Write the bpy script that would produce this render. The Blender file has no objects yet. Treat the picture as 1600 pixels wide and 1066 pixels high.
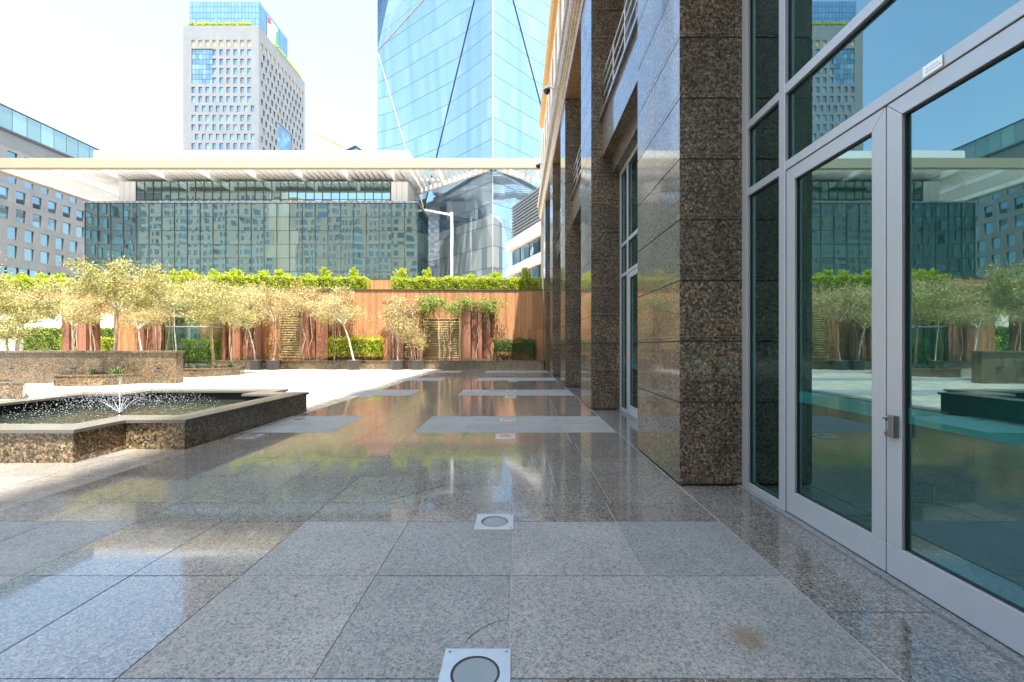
import bpy, math, random
import numpy as np
from mathutils import Vector, Matrix
R = math.radians
sc = bpy.context.scene
col = sc.collection
# ---------------------------------------------------------------- camera, sky, sun, exposure
F = 685.0                                   # focal length in photo pixels (1600 wide)
cam_d = bpy.data.cameras.new('camera'); cam = bpy.data.objects.new('camera', cam_d); col.objects.link(cam)
cam.location = (0, 0, 1.4); cam.rotation_euler = (R(90), 0, 0)
cam_d.sensor_width = 36; cam_d.lens = 36*F/1600
cam_d.shift_x = -8/1600; cam_d.shift_y = 7/1600
cam_d.clip_start = 0.05; cam_d.clip_end = 6000
sc.camera = cam
L = Vector((-0.12, 0.30, -1.0))             # way the sunlight travels
elev = math.atan2(1, math.hypot(L.x, L.y)); rot = math.atan2(-L.x, -L.y)
w = bpy.data.worlds.new('World'); sc.world = w; w.use_nodes = True
wn = w.node_tree.nodes; wl = w.node_tree.links
sky = wn.new('ShaderNodeTexSky'); sky.sky_type = 'NISHITA'; sky.sun_disc = False
sky.sun_elevation = elev; sky.sun_rotation = rot
sky.air_density = 1.2; sky.dust_density = 3.2; sky.ozone_density = 0.4
tintn = wn.new('ShaderNodeMix'); tintn.data_type = 'RGBA'; tintn.blend_type = 'MULTIPLY'; tintn.inputs[0].default_value = 1
tintn.inputs[7].default_value = (.94, 1.0, .98, 1); wl.new(sky.outputs[0], tintn.inputs[6])
wl.new(tintn.outputs[2], wn['Background'].inputs[0]); wn['Background'].inputs[1].default_value = 0.14
sd = bpy.data.lights.new('sun', 'SUN'); sun = bpy.data.objects.new('sun', sd); col.objects.link(sun)
sd.energy = 4.2; sd.angle = R(0.5); sd.color = (1.0, 0.965, 0.91)
sun.rotation_euler = L.to_track_quat('-Z', 'Y').to_euler(); sun.location = (5, -15, 60)
vs = sc.view_settings
vs.view_transform = 'Standard'; vs.look = 'None'; vs.gamma = 1; vs.exposure = 2.25
sc.cycles.max_bounces = 10; sc.cycles.glossy_bounces = 5; sc.cycles.transparent_max_bounces = 12
sc.cycles.caustics_reflective = False; sc.cycles.caustics_refractive = False
sc.cycles.sample_clamp_indirect = 6

def P(px, py, Z):                           # photo pixel at depth Z -> world point
    return Vector(((px-808)/F*Z, Z, 1.4-(py-540)/F*Z))

# ---------------------------------------------------------------- mesh helpers
class MB:
    def __init__(s): s.v = []; s.f = []; s.m = []; s.sm = []
    def add(s, vs, fs, mi=0, smooth=False):
        o = len(s.v); s.v += [tuple(p) for p in vs]
        for f in fs: s.f.append([o+i for i in f]); s.m.append(mi); s.sm.append(smooth)
    def quad(s, a, b, c, d, mi=0): s.add([a, b, c, d], [(0, 1, 2, 3)], mi)
    def box(s, x0, y0, z0, x1, y1, z1, mi=0):
        v = [(x0,y0,z0),(x1,y0,z0),(x1,y1,z0),(x0,y1,z0),(x0,y0,z1),(x1,y0,z1),(x1,y1,z1),(x0,y1,z1)]
        s.add(v, [(3,2,1,0),(4,5,6,7),(0,1,5,4),(1,2,6,5),(2,3,7,6),(3,0,4,7)], mi)
    def obox(s, c, ax, ay, az, mi=0):       # oriented box, half-axis vectors
        c = Vector(c); ax = Vector(ax); ay = Vector(ay); az = Vector(az)
        v = [c+i*ax+j*ay+k*az for k in (-1,1) for (i,j) in ((-1,-1),(1,-1),(1,1),(-1,1))]
        s.add(v, [(3,2,1,0),(4,5,6,7),(0,1,5,4),(1,2,6,5),(2,3,7,6),(3,0,4,7)], mi)
    def bar(s, a, b, wd, h, mi=0):          # bar of rectangular section from a to b
        a = Vector(a); b = Vector(b); d = b-a; ln = d.length; d.normalize()
        up = Vector((0,0,1)) if abs(d.z) < .95 else Vector((0,1,0))
        sd_ = d.cross(up).normalized(); up = sd_.cross(d)
        s.obox((a+b)/2, d*ln/2, sd_*wd/2, up*h/2, mi)
    def prism(s, poly, z0, z1, mi=0):
        n = len(poly)
        v = [(p[0],p[1],z0) for p in poly]+[(p[0],p[1],z1) for p in poly]
        s.add(v, [tuple(range(n-1,-1,-1)), tuple(range(n,2*n))]+[(i,(i+1)%n,n+(i+1)%n,n+i) for i in range(n)], mi)
    def extr_y(s, prof, y0, y1, mi=0):      # profile in x,z extruded along y
        n = len(prof)
        v = [(p[0],y0,p[1]) for p in prof]+[(p[0],y1,p[1]) for p in prof]
        s.add(v, [tuple(range(n-1,-1,-1)), tuple(range(n,2*n))]+[(i,(i+1)%n,n+(i+1)%n,n+i) for i in range(n)], mi)
    def tube(s, pts, rad, n=8, mi=0, smooth=True):
        pts = [Vector(p) for p in pts]; rings = []
        if not hasattr(rad, '__len__'): rad = [rad]*len(pts)
        vs = []
        for i, p in enumerate(pts):
            d = (pts[min(i+1,len(pts)-1)]-pts[max(i-1,0)]).normalized()
            up = Vector((0,0,1)) if abs(d.z) < .9 else Vector((1,0,0))
            a = d.cross(up).normalized(); b = d.cross(a)
            for k in range(n):
                t = 2*math.pi*k/n; vs.append(p+rad[i]*(a*math.cos(t)+b*math.sin(t)))
        fs = []
        for i in range(len(pts)-1):
            for k in range(n): fs.append((i*n+k, i*n+(k+1)%n, (i+1)*n+(k+1)%n, (i+1)*n+k))
        s.add(vs, fs, mi, smooth)
        e = (len(pts)-1)*n
        s.add([vs[k] for k in range(n)], [tuple(range(n))], mi); s.add([vs[e+k] for k in range(n)], [tuple(range(n))], mi)
    def lathe(s, prof, cx, cy, n=24, mi=0, smooth=True):
        vs = [(cx+r*math.cos(2*math.pi*k/n), cy+r*math.sin(2*math.pi*k/n), z) for r, z in prof for k in range(n)]
        fs = [(i*n+k, i*n+(k+1)%n, (i+1)*n+(k+1)%n, (i+1)*n+k) for i in range(len(prof)-1) for k in range(n)]
        s.add(vs, fs, mi, smooth)
    def build(s, name, mats, parent=None, bevel=0, origin=None):
        me = bpy.data.meshes.new(name)
        vv = s.v
        if parent is not None:
            pl = world_loc(parent); vv = [(x-pl[0], y-pl[1], z-pl[2]) for x, y, z in vv]
        elif origin is not None: vv = [(x-origin[0], y-origin[1], z-origin[2]) for x, y, z in vv]
        me.from_pydata(vv, [], s.f)
        if not isinstance(mats, (list, tuple)): mats = [mats]
        for m in mats: me.materials.append(m)
        me.polygons.foreach_set('material_index', s.m); me.polygons.foreach_set('use_smooth', s.sm)
        me.update()
        o = bpy.data.objects.new(name, me); col.objects.link(o)
        if parent is not None: o.parent = parent
        elif origin is not None: o.location = origin
        if bevel:
            b = o.modifiers.new('bevel', 'BEVEL'); b.width = bevel; b.segments = 2; b.limit_method = 'ANGLE'; b.angle_limit = R(40)
        return o
def world_loc(o):
    v = Vector(o.location)
    while o.parent: o = o.parent; v += o.location
    return v
def tag(o, label=None, cat=None, group=None, kind=None):
    if label: o['label'] = label
    if cat: o['category'] = cat
    if group: o['group'] = group
    if kind: o['kind'] = kind
    return o
def empty(name, loc, label, cat, group=None):
    o = bpy.data.objects.new(name, None); col.objects.link(o); o.location = loc; o.empty_display_size = .2
    return tag(o, label, cat, group)
def copy_tree(o, loc=None, parent=None, label=None):
    c = o.copy(); col.objects.link(c)
    if parent is not None: c.parent = parent
    if loc is not None: c.location = loc
    if label: c['label'] = label
    for ch in o.children: copy_tree(ch, None, c)
    return c
def facade(mb, O, U, N, W, H, ops, depth, mi=0):
    """wall sheet from corner O along U (unit) and up, holes at ops=(u0,v0,u1,v1), reveals of depth against N"""
    O = Vector(O); U = Vector(U); N = Vector(N); Z = Vector((0,0,1))
    us = sorted(set([0, W]+[round(a, 4) for o in ops for a in (o[0], o[2])]))
    zs = sorted(set([0, H]+[round(a, 4) for o in ops for a in (o[1], o[3])]))
    pt = lambda u, v, d=0: O+U*u+Z*v-N*d
    for j in range(len(zs)-1):
        vm = (zs[j]+zs[j+1])/2; row = [o for o in ops if o[1] < vm < o[3]]
        st = None
        for i in range(len(us)-1):
            um = (us[i]+us[i+1])/2; hole = any(o[0] < um < o[2] for o in row)
            if not hole and st is None: st = us[i]
            if hole and st is not None: mb.quad(pt(st,zs[j]), pt(us[i],zs[j]), pt(us[i],zs[j+1]), pt(st,zs[j+1]), mi); st = None
        if st is not None: mb.quad(pt(st,zs[j]), pt(W,zs[j]), pt(W,zs[j+1]), pt(st,zs[j+1]), mi)
    for a, b, c, d in ops:
        for (p, q) in (((a,b),(c,b)),((c,b),(c,d)),((c,d),(a,d)),((a,d),(a,b))):
            mb.quad(pt(*p), pt(*q), pt(*q, depth), pt(*p, depth), mi)
def pane(mb, O, U, N, op, depth, mi=0):
    O = Vector(O); U = Vector(U); N = Vector(N); Z = Vector((0,0,1))
    a, b, c, d = op
    mb.quad(*[O+U*u+Z*v-N*depth for u, v in ((a,b),(c,b),(c,d),(a,d))], mi)

# ---------------------------------------------------------------- materials
def mat(name):
    m = bpy.data.materials.new(name); m.use_nodes = True
    nt = m.node_tree; return m, nt.nodes, nt.links, nt.nodes['Principled BSDF']
def plain(name, c, rough=.5, metal=0, noise=.0, scale=8, bump=0):
    m, n, l, b = mat(name)
    b.inputs['Base Color'].default_value = (*c, 1); b.inputs['Roughness'].default_value = rough; b.inputs['Metallic'].default_value = metal
    if noise:
        tc = n.new('ShaderNodeTexCoord'); t = n.new('ShaderNodeTexNoise'); t.inputs['Scale'].default_value = scale; t.inputs['Detail'].default_value = 5
        l.new(tc.outputs['Object'], t.inputs['Vector'])
        mx = n.new('ShaderNodeMix'); mx.data_type = 'RGBA'; l.new(t.outputs['Fac'], mx.inputs[0])
        mx.inputs[6].default_value = (*[x*(1-noise) for x in c], 1); mx.inputs[7].default_value = (*[min(1, x*(1+noise)) for x in c], 1)
        l.new(mx.outputs[2], b.inputs['Base Color'])
        if bump:
            bp = n.new('ShaderNodeBump'); bp.inputs['Strength'].default_value = bump; bp.inputs['Distance'].default_value = .01
            l.new(t.outputs['Fac'], bp.inputs['Height']); l.new(bp.outputs[0], b.inputs['Normal'])
    return m
def ramp(n, stops, interp='LINEAR'):
    r = n.new('ShaderNodeValToRGB'); cr = r.color_ramp; cr.interpolation = interp
    while len(cr.elements) < len(stops): cr.elements.new(.5)
    for e, (p, c) in zip(cr.elements, stops): e.position = p; e.color = (*c, 1)
    return r
def mixc(n, l, fac, a, b, mode='MIX'):
    mx = n.new('ShaderNodeMix'); mx.data_type = 'RGBA'; mx.blend_type = mode
    for s, v in ((0, fac), (6, a), (7, b)):
        if hasattr(v, 'links'): l.new(v, mx.inputs[s])
        elif s == 0: mx.inputs[0].default_value = v
        else: mx.inputs[s].default_value = (*v, 1)
    return mx.outputs[2]
def math_(n, l, op, a, b=None, c=None):
    x = n.new('ShaderNodeMath'); x.operation = op
    for i, v in enumerate((a, b, c)):
        if v is None: continue
        if hasattr(v, 'links'): l.new(v, x.inputs[i])
        else: x.inputs[i].default_value = v
    return x.outputs[0]
def brown_granite(name, scale=42, rough=.06, gain=1.0, tint=(1,1,1)):
    m, n, l, b = mat(name)
    tc = n.new('ShaderNodeTexCoord')
    nz = n.new('ShaderNodeTexNoise'); nz.inputs['Scale'].default_value = scale*1.3; nz.inputs['Detail'].default_value = 2
    l.new(tc.outputs['Object'], nz.inputs['Vector'])
    vm = n.new('ShaderNodeVectorMath'); vm.operation = 'MULTIPLY_ADD'; l.new(nz.outputs['Color'], vm.inputs[0])
    vm.inputs[1].default_value = (.022,.022,.022); l.new(tc.outputs['Object'], vm.inputs[2])
    v = n.new('ShaderNodeTexVoronoi'); v.inputs['Scale'].default_value = scale; l.new(vm.outputs[0], v.inputs['Vector'])
    ve = n.new('ShaderNodeTexVoronoi'); ve.feature = 'DISTANCE_TO_EDGE'; ve.inputs['Scale'].default_value = scale; l.new(vm.outputs[0], ve.inputs['Vector'])
    sep = n.new('ShaderNodeSeparateColor'); l.new(v.outputs['Color'], sep.inputs[0])
    g = gain
    cell = ramp(n, [(0,(.018*g,.017*g,.014*g)),(.15,(.045*g,.036*g,.025*g)),(.4,(.088*g,.066*g,.042*g)),(.8,(.135*g,.102*g,.066*g)),(1,(.175*g,.14*g,.098*g))])
    l.new(sep.outputs[0], cell.inputs[0])
    er = ramp(n, [(0,(0,0,0)),(.02,(.25,.25,.25)),(.13,(1,1,1))]); l.new(ve.outputs['Distance'], er.inputs[0])
    c1 = mixc(n, l, er.outputs[0], (.013*g,.012*g,.011*g), cell.outputs[0])
    big = n.new('ShaderNodeTexNoise'); big.inputs['Scale'].default_value = 1.6; big.inputs['Detail'].default_value = 4; l.new(tc.outputs['Object'], big.inputs['Vector'])
    fg = n.new('ShaderNodeTexNoise'); fg.inputs['Scale'].default_value = scale*4; fg.inputs['Detail'].default_value = 3; l.new(tc.outputs['Object'], fg.inputs['Vector'])
    dk = n.new('ShaderNodeTexNoise'); dk.inputs['Scale'].default_value = scale*.9; dk.inputs['Detail'].default_value = 4; dk.inputs['Roughness'].default_value = .65; l.new(tc.outputs['Object'], dk.inputs['Vector'])
    dr = ramp(n, [(.42,(.09,.09,.095)),(.50,(1,1,1))]); l.new(dk.outputs['Fac'], dr.inputs[0]); c1 = mixc(n, l, 1, c1, dr.outputs[0], 'MULTIPLY')
    fr = ramp(n, [(.34,(.55,.55,.55)),(.5,(1,1,1)),(.7,(1.35,1.33,1.3))]); l.new(fg.outputs['Fac'], fr.inputs[0]); c1 = mixc(n, l, .85, c1, fr.outputs[0], 'MULTIPLY')
    br = ramp(n, [(.3,(.7,.7,.7)),(.7,(1.2,1.17,1.12))]); l.new(big.outputs['Fac'], br.inputs[0])
    c2 = mixc(n, l, 1.0, c1, br.outputs[0], 'MULTIPLY')
    gi = n.new('ShaderNodeNewGeometry')
    ri = ramp(n, [(0,(.8,.8,.8)),(1,(1.15,1.13,1.1))]); l.new(gi.outputs['Random Per Island'], ri.inputs[0])
    c3 = mixc(n, l, 1.0, c2, ri.outputs[0], 'MULTIPLY')
    c3 = mixc(n, l, 1.0, c3, tint, 'MULTIPLY')
    l.new(c3, b.inputs['Base Color'])
    b.inputs['Roughness'].default_value = .42; b.inputs['IOR'].default_value = 1.5; b.inputs['Coat Weight'].default_value = 1.0; b.inputs['Coat Roughness'].default_value = rough; b.inputs['Coat IOR'].default_value = 1.42
    # every slab sits at a slightly different tilt: a faint wave in the polish
    wv = n.new('ShaderNodeTexNoise'); wv.inputs['Scale'].default_value = 1.1; l.new(tc.outputs['Object'], wv.inputs['Vector'])
    bp = n.new('ShaderNodeBump'); bp.inputs['Strength'].default_value = .12; bp.inputs['Distance'].default_value = .02
    l.new(wv.outputs['Fac'], bp.inputs['Height']); l.new(bp.outputs[0], b.inputs['Normal']); l.new(bp.outputs[0], b.inputs['Coat Normal'])
    return m
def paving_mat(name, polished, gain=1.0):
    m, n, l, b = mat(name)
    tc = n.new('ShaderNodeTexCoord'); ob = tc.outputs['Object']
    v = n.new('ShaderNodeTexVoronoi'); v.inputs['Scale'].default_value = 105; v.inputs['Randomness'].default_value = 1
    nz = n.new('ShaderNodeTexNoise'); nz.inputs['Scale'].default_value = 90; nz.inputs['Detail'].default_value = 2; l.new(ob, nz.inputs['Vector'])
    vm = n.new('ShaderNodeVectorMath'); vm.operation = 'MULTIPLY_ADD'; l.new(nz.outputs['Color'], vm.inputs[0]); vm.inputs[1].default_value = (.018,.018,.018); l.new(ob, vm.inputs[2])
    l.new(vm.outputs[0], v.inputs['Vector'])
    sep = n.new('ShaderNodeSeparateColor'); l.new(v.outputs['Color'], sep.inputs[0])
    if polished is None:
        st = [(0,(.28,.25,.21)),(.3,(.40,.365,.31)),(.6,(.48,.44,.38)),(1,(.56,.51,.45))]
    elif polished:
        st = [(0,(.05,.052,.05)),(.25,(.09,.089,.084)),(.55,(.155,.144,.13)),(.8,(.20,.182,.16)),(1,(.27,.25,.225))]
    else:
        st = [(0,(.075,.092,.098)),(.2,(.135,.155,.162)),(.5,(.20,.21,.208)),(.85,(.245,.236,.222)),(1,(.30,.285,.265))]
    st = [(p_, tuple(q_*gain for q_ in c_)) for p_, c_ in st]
    r = ramp(n, st); l.new(sep.outputs[0], r.inputs[0])
    gi = n.new('ShaderNodeNewGeometry')
    ri = ramp(n, [(0,(.88,.89,.90)),(.5,(1,1,1)),(1,(1.10,1.07,1.04))]); l.new(gi.outputs['Random Per Island'], ri.inputs[0])
    fg = n.new('ShaderNodeTexNoise'); fg.inputs['Scale'].default_value = 260; fg.inputs['Detail'].default_value = 3; fg.inputs['Roughness'].default_value = .7; l.new(ob, fg.inputs['Vector'])
    fr = ramp(n, [(.32,(.62,.64,.66)),(.5,(1,1,1)),(.68,(1.3,1.28,1.25))]); l.new(fg.outputs['Fac'], fr.inputs[0])
    c = mixc(n, l, 1, r.outputs[0], ri.outputs[0], 'MULTIPLY'); c = mixc(n, l, .8, c, fr.outputs[0], 'MULTIPLY')
    d = n.new('ShaderNodeTexNoise'); d.inputs['Scale'].default_value = 1.7; d.inputs['Detail'].default_value = 6; l.new(ob, d.inputs['Vector'])
    dr = ramp(n, [(.3,(.86,.86,.86)),(.7,(1.1,1.1,1.09))]); l.new(d.outputs['Fac'], dr.inputs[0])
    c = mixc(n, l, 1, c, dr.outputs[0], 'MULTIPLY')
    # pale dusty scuffs
    s2 = n.new('ShaderNodeTexNoise'); s2.inputs['Scale'].default_value = 3.2; s2.inputs['Detail'].default_value = 9; s2.inputs['Roughness'].default_value = .72; s2.inputs['Distortion'].default_value = .6
    l.new(ob, s2.inputs['Vector'])
    sr = ramp(n, [(.60,(0,0,0)),(.78,(1,1,1))]); l.new(s2.outputs['Fac'], sr.inputs[0])
    sf = math_(n, l, 'MULTIPLY', sr.outputs[0], .45 if polished else .5)
    c = mixc(n, l, sf, c, (.24,.235,.225) if polished else (.33,.325,.315))
    if polished is False:                   # rusty stain on one slab by the entrance
        sx = n.new('ShaderNodeSeparateXYZ'); l.new(ob, sx.inputs[0])
        dx = math_(n, l, 'SUBTRACT', sx.outputs[0], 1.115); dy = math_(n, l, 'SUBTRACT', sx.outputs[1], 2.11)
        dd = math_(n, l, 'SQRT', math_(n, l, 'ADD', math_(n, l, 'MULTIPLY', dx, dx), math_(n, l, 'MULTIPLY', dy, dy)))
        dd = math_(n, l, 'ADD', dd, math_(n, l, 'MULTIPLY', math_(n, l, 'SUBTRACT', s2.outputs['Fac'], .5), .45))
        q = ramp(n, [(0,(.85,.85,.85)),(.05,(.55,.55,.55)),(.10,(.12,.12,.12)),(.14,(0,0,0))]); l.new(dd, q.inputs[0])
        c = mixc(n, l, q.outputs[0], c, (.12,.085,.035))
    l.new(c, b.inputs['Base Color'])
    rr = n.new('ShaderNodeMapRange'); l.new(s2.outputs['Fac'], rr.inputs[0]); rr.inputs[1].default_value = .35; rr.inputs[2].default_value = .8
    rr.inputs[3].default_value = .02 if polished else .42 if polished is False else .16; rr.inputs[4].default_value = .13 if polished else .6 if polished is False else .4
    l.new(rr.outputs[0], b.inputs['Roughness'])
    b.inputs['IOR'].default_value = 1.95 if polished else 1.45
    bp = n.new('ShaderNodeBump'); bp.inputs['Strength'].default_value = .03 if polished else .35; bp.inputs['Distance'].default_value = .004
    l.new(sep.outputs[1], bp.inputs['Height']); l.new(bp.outputs[0], b.inputs['Normal'])
    return m
def leaf_mat(name, cols, trans=.35):
    m, n, l, b = mat(name)
    gi = n.new('ShaderNodeNewGeometry'); r = ramp(n, [(i/(len(cols)-1), c) for i, c in enumerate(cols)])
    l.new(gi.outputs['Random Per Island'], r.inputs[0]); l.new(r.outputs[0], b.inputs['Base Color'])
    b.inputs['Roughness'].default_value = .5
    t = n.new('ShaderNodeBsdfTranslucent'); l.new(r.outputs[0], t.inputs[0])
    mx = n.new('ShaderNodeMixShader'); mx.inputs[0].default_value = trans
    l.new(b.outputs[0], mx.inputs[1]); l.new(t.outputs[0], mx.inputs[2]); l.new(mx.outputs[0], n['Material Output'].inputs[0])
    return m
def entrance_glass(name, tint, base, gtint=(.80,.95,1.0), wave=.0):
    """see-through coated glass"""
    m, n, l, b = mat(name); n.remove(b)
    tr = n.new('ShaderNodeBsdfTransparent'); tr.inputs[0].default_value = (*tint, 1)
    gl = n.new('ShaderNodeBsdfGlossy'); gl.inputs['Color'].default_value = (*gtint, 1); gl.inputs['Roughness'].default_value = 0.0
    lw = n.new('ShaderNodeLayerWeight'); p = math_(n, l, 'POWER', lw.outputs['Facing'], 4)
    f = math_(n, l, 'MULTIPLY_ADD', p, 1-base, base)
    mx = n.new('ShaderNodeMixShader'); l.new(f, mx.inputs[0]); l.new(tr.outputs[0], mx.inputs[1]); l.new(gl.outputs[0], mx.inputs[2])
    l.new(mx.outputs[0], n['Material Output'].inputs[0])
    if wave:
        tc = n.new('ShaderNodeTexCoord'); t = n.new('ShaderNodeTexNoise'); t.inputs['Scale'].default_value = .9; t.inputs['Detail'].default_value = 1
        l.new(tc.outputs['Object'], t.inputs['Vector'])
        bp = n.new('ShaderNodeBump'); bp.inputs['Strength'].default_value = wave; bp.inputs['Distance'].default_value = .05
        l.new(t.outputs['Fac'], bp.inputs['Height']); l.new(bp.outputs[0], gl.inputs['Normal'])
    return m
def mirror_glass(name, dark, gtint, base, wave, wscale=.25, rand=.0, rough=.01, stretch=1):
    """coated facade glass with wavy reflections over a dark body; every pane takes its own shade"""
    m, n, l, b = mat(name)
    b.inputs['Roughness'].default_value = .3
    gi = n.new('ShaderNodeNewGeometry')
    lo = [x*(1-rand) for x in dark]; hi = [x*(1+2*rand) for x in dark]
    oi = n.new('ShaderNodeObjectInfo'); rv = math_(n, l, 'FRACT', math_(n, l, 'ADD', gi.outputs['Random Per Island'], oi.outputs['Random']))
    r = ramp(n, [(0,lo),(.6,dark),(1,hi)]); l.new(rv, r.inputs[0]); l.new(r.outputs[0], b.inputs['Base Color'])
    gl = n.new('ShaderNodeBsdfGlossy'); gl.inputs['Color'].default_value = (*gtint, 1); gl.inputs['Roughness'].default_value = rough
    lw = n.new('ShaderNodeLayerWeight'); p = math_(n, l, 'POWER', lw.outputs['Facing'], 4)
    f = math_(n, l, 'MULTIPLY_ADD', p, (1-base)*.8, base)
    tc = n.new('ShaderNodeTexCoord'); t = n.new('ShaderNodeTexNoise'); t.inputs['Scale'].default_value = wscale; t.inputs['Detail'].default_value = 1
    mp = n.new('ShaderNodeMapping'); mp.inputs['Scale'].default_value = (1,1,stretch); l.new(tc.outputs['Object'], mp.inputs[0]); l.new(mp.outputs[0], t.inputs['Vector'])
    bp = n.new('ShaderNodeBump'); bp.inputs['Strength'].default_value = 1; bp.inputs['Distance'].default_value = wave
    l.new(t.outputs['Fac'], bp.inputs['Height']); l.new(bp.outputs[0], gl.inputs['Normal'])
    mx = n.new('ShaderNodeMixShader'); l.new(f, mx.inputs[0]); l.new(b.outputs[0], mx.inputs[1]); l.new(gl.outputs[0], mx.inputs[2])
    l.new(mx.outputs[0], n['Material Output'].inputs[0])
    return m
def tower_glass(name, du, dv, body=None, refl=.62):
    """curtain wall of du x dv panels from the UV map (metres): joints, a shade and a tilt of its own per panel"""
    m, n, l, b = mat(name)
    uv = n.new('ShaderNodeUVMap'); sx = n.new('ShaderNodeSeparateXYZ'); l.new(uv.outputs[0], sx.inputs[0])
    U = math_(n, l, 'DIVIDE', sx.outputs[0], du); V = math_(n, l, 'DIVIDE', sx.outputs[1], dv)
    fu = math_(n, l, 'FLOOR', U); fv = math_(n, l, 'FLOOR', V)
    cb = n.new('ShaderNodeCombineXYZ'); l.new(fu, cb.inputs[0]); l.new(fv, cb.inputs[1])
    wn_ = n.new('ShaderNodeTexWhiteNoise'); wn_.noise_dimensions = '3D'; l.new(cb.outputs[0], wn_.inputs['Vector'])
    cb2 = n.new('ShaderNodeCombineXYZ'); l.new(fu, cb2.inputs[0])
    w2 = n.new('ShaderNodeTexWhiteNoise'); w2.noise_dimensions = '3D'; l.new(cb2.outputs[0], w2.inputs['Vector'])
    r = ramp(n, body or [(0,(.05,.085,.12)),(.8,(.08,.12,.16)),(1,(.16,.20,.23))]); l.new(wn_.outputs['Value'], r.inputs[0])
    ju = math_(n, l, 'LESS_THAN', math_(n, l, 'FRACT', U), .03)
    jv = math_(n, l, 'LESS_THAN', math_(n, l, 'FRACT', V), .03)
    c = mixc(n, l, math_(n, l, 'MULTIPLY', ju, .5), r.outputs[0], (.30,.32,.33))
    c = mixc(n, l, jv, c, (.03,.035,.04))
    l.new(c, b.inputs['Base Color']); b.inputs['Roughness'].default_value = .3
    gl = n.new('ShaderNodeBsdfGlossy'); gl.inputs['Roughness'].default_value = .02
    tint = ramp(n, [(0,(.40,.56,.74)),(1,(.56,.70,.82))]); l.new(w2.outputs['Value'], tint.inputs[0]); l.new(tint.outputs[0], gl.inputs['Color'])
    sub = n.new('ShaderNodeVectorMath'); sub.operation = 'SUBTRACT'; l.new(w2.outputs['Color'], sub.inputs[0]); sub.inputs[1].default_value = (.5,.5,.5)
    scl = n.new('ShaderNodeVectorMath'); scl.operation = 'SCALE'; l.new(sub.outputs[0], scl.inputs[0]); scl.inputs['Scale'].default_value = .028
    ad = n.new('ShaderNodeVectorMath'); ad.operation = 'ADD'; l.new(scl.outputs[0], ad.inputs[0])
    gi = n.new('ShaderNodeNewGeometry'); l.new(gi.outputs['Normal'], ad.inputs[1])
    nm = n.new('ShaderNodeVectorMath'); nm.operation = 'NORMALIZE'; l.new(ad.outputs[0], nm.inputs[0]); l.new(nm.outputs[0], gl.inputs['Normal'])
    mx = n.new('ShaderNodeMixShader'); f = math_(n, l, 'SUBTRACT', refl, math_(n, l, 'MULTIPLY', jv, refl*.8)); l.new(f, mx.inputs[0])
    l.new(b.outputs[0], mx.inputs[1]); l.new(gl.outputs[0], mx.inputs[2]); l.new(mx.outputs[0], n['Material Output'].inputs[0])
    return m
def panel_stone(name, c, pu, pv, axis='XZ', joint=.02, dark=.6, var=.06):
    """stone cladding with thin panel joints; axis picks the two object axes that span the wall"""
    m, n, l, b = mat(name)
    tc = n.new('ShaderNodeTexCoord'); sx = n.new('ShaderNodeSeparateXYZ'); l.new(tc.outputs['Object'], sx.inputs[0])
    i = {'X':0,'Y':1,'Z':2}
    if axis == 'XYZ': u0 = math_(n, l, 'ADD', sx.outputs[0], sx.outputs[1])
    else: u0 = sx.outputs[i[axis[0]]]
    U = math_(n, l, 'DIVIDE', u0, pu); V = math_(n, l, 'DIVIDE', sx.outputs[2], pv)
    ju = math_(n, l, 'LESS_THAN', math_(n, l, 'FRACT', U), joint/pu); jv = math_(n, l, 'LESS_THAN', math_(n, l, 'FRACT', V), joint/pv)
    cb = n.new('ShaderNodeCombineXYZ'); l.new(math_(n, l, 'FLOOR', U), cb.inputs[0]); l.new(math_(n, l, 'FLOOR', V), cb.inputs[1])
    wn_ = n.new('ShaderNodeTexWhiteNoise'); l.new(cb.outputs[0], wn_.inputs['Vector'])
    r = ramp(n, [(0,[x*(1-var) for x in c]),(1,[min(1,x*(1+var)) for x in c])]); l.new(wn_.outputs['Value'], r.inputs[0])
    nz = n.new('ShaderNodeTexNoise'); nz.inputs['Scale'].default_value = .35; nz.inputs['Detail'].default_value = 6; l.new(tc.outputs['Object'], nz.inputs['Vector'])
    nr = ramp(n, [(.3,(.9,.9,.9)),(.7,(1.06,1.06,1.06))]); l.new(nz.outputs['Fac'], nr.inputs[0])
    cc = mixc(n, l, 1, r.outputs[0], nr.outputs[0], 'MULTIPLY')
    cc = mixc(n, l, math_(n, l, 'MAXIMUM', ju, jv), cc, [x*dark for x in c])
    l.new(cc, b.inputs['Base Color']); b.inputs['Roughness'].default_value = .6
    return m
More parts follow.
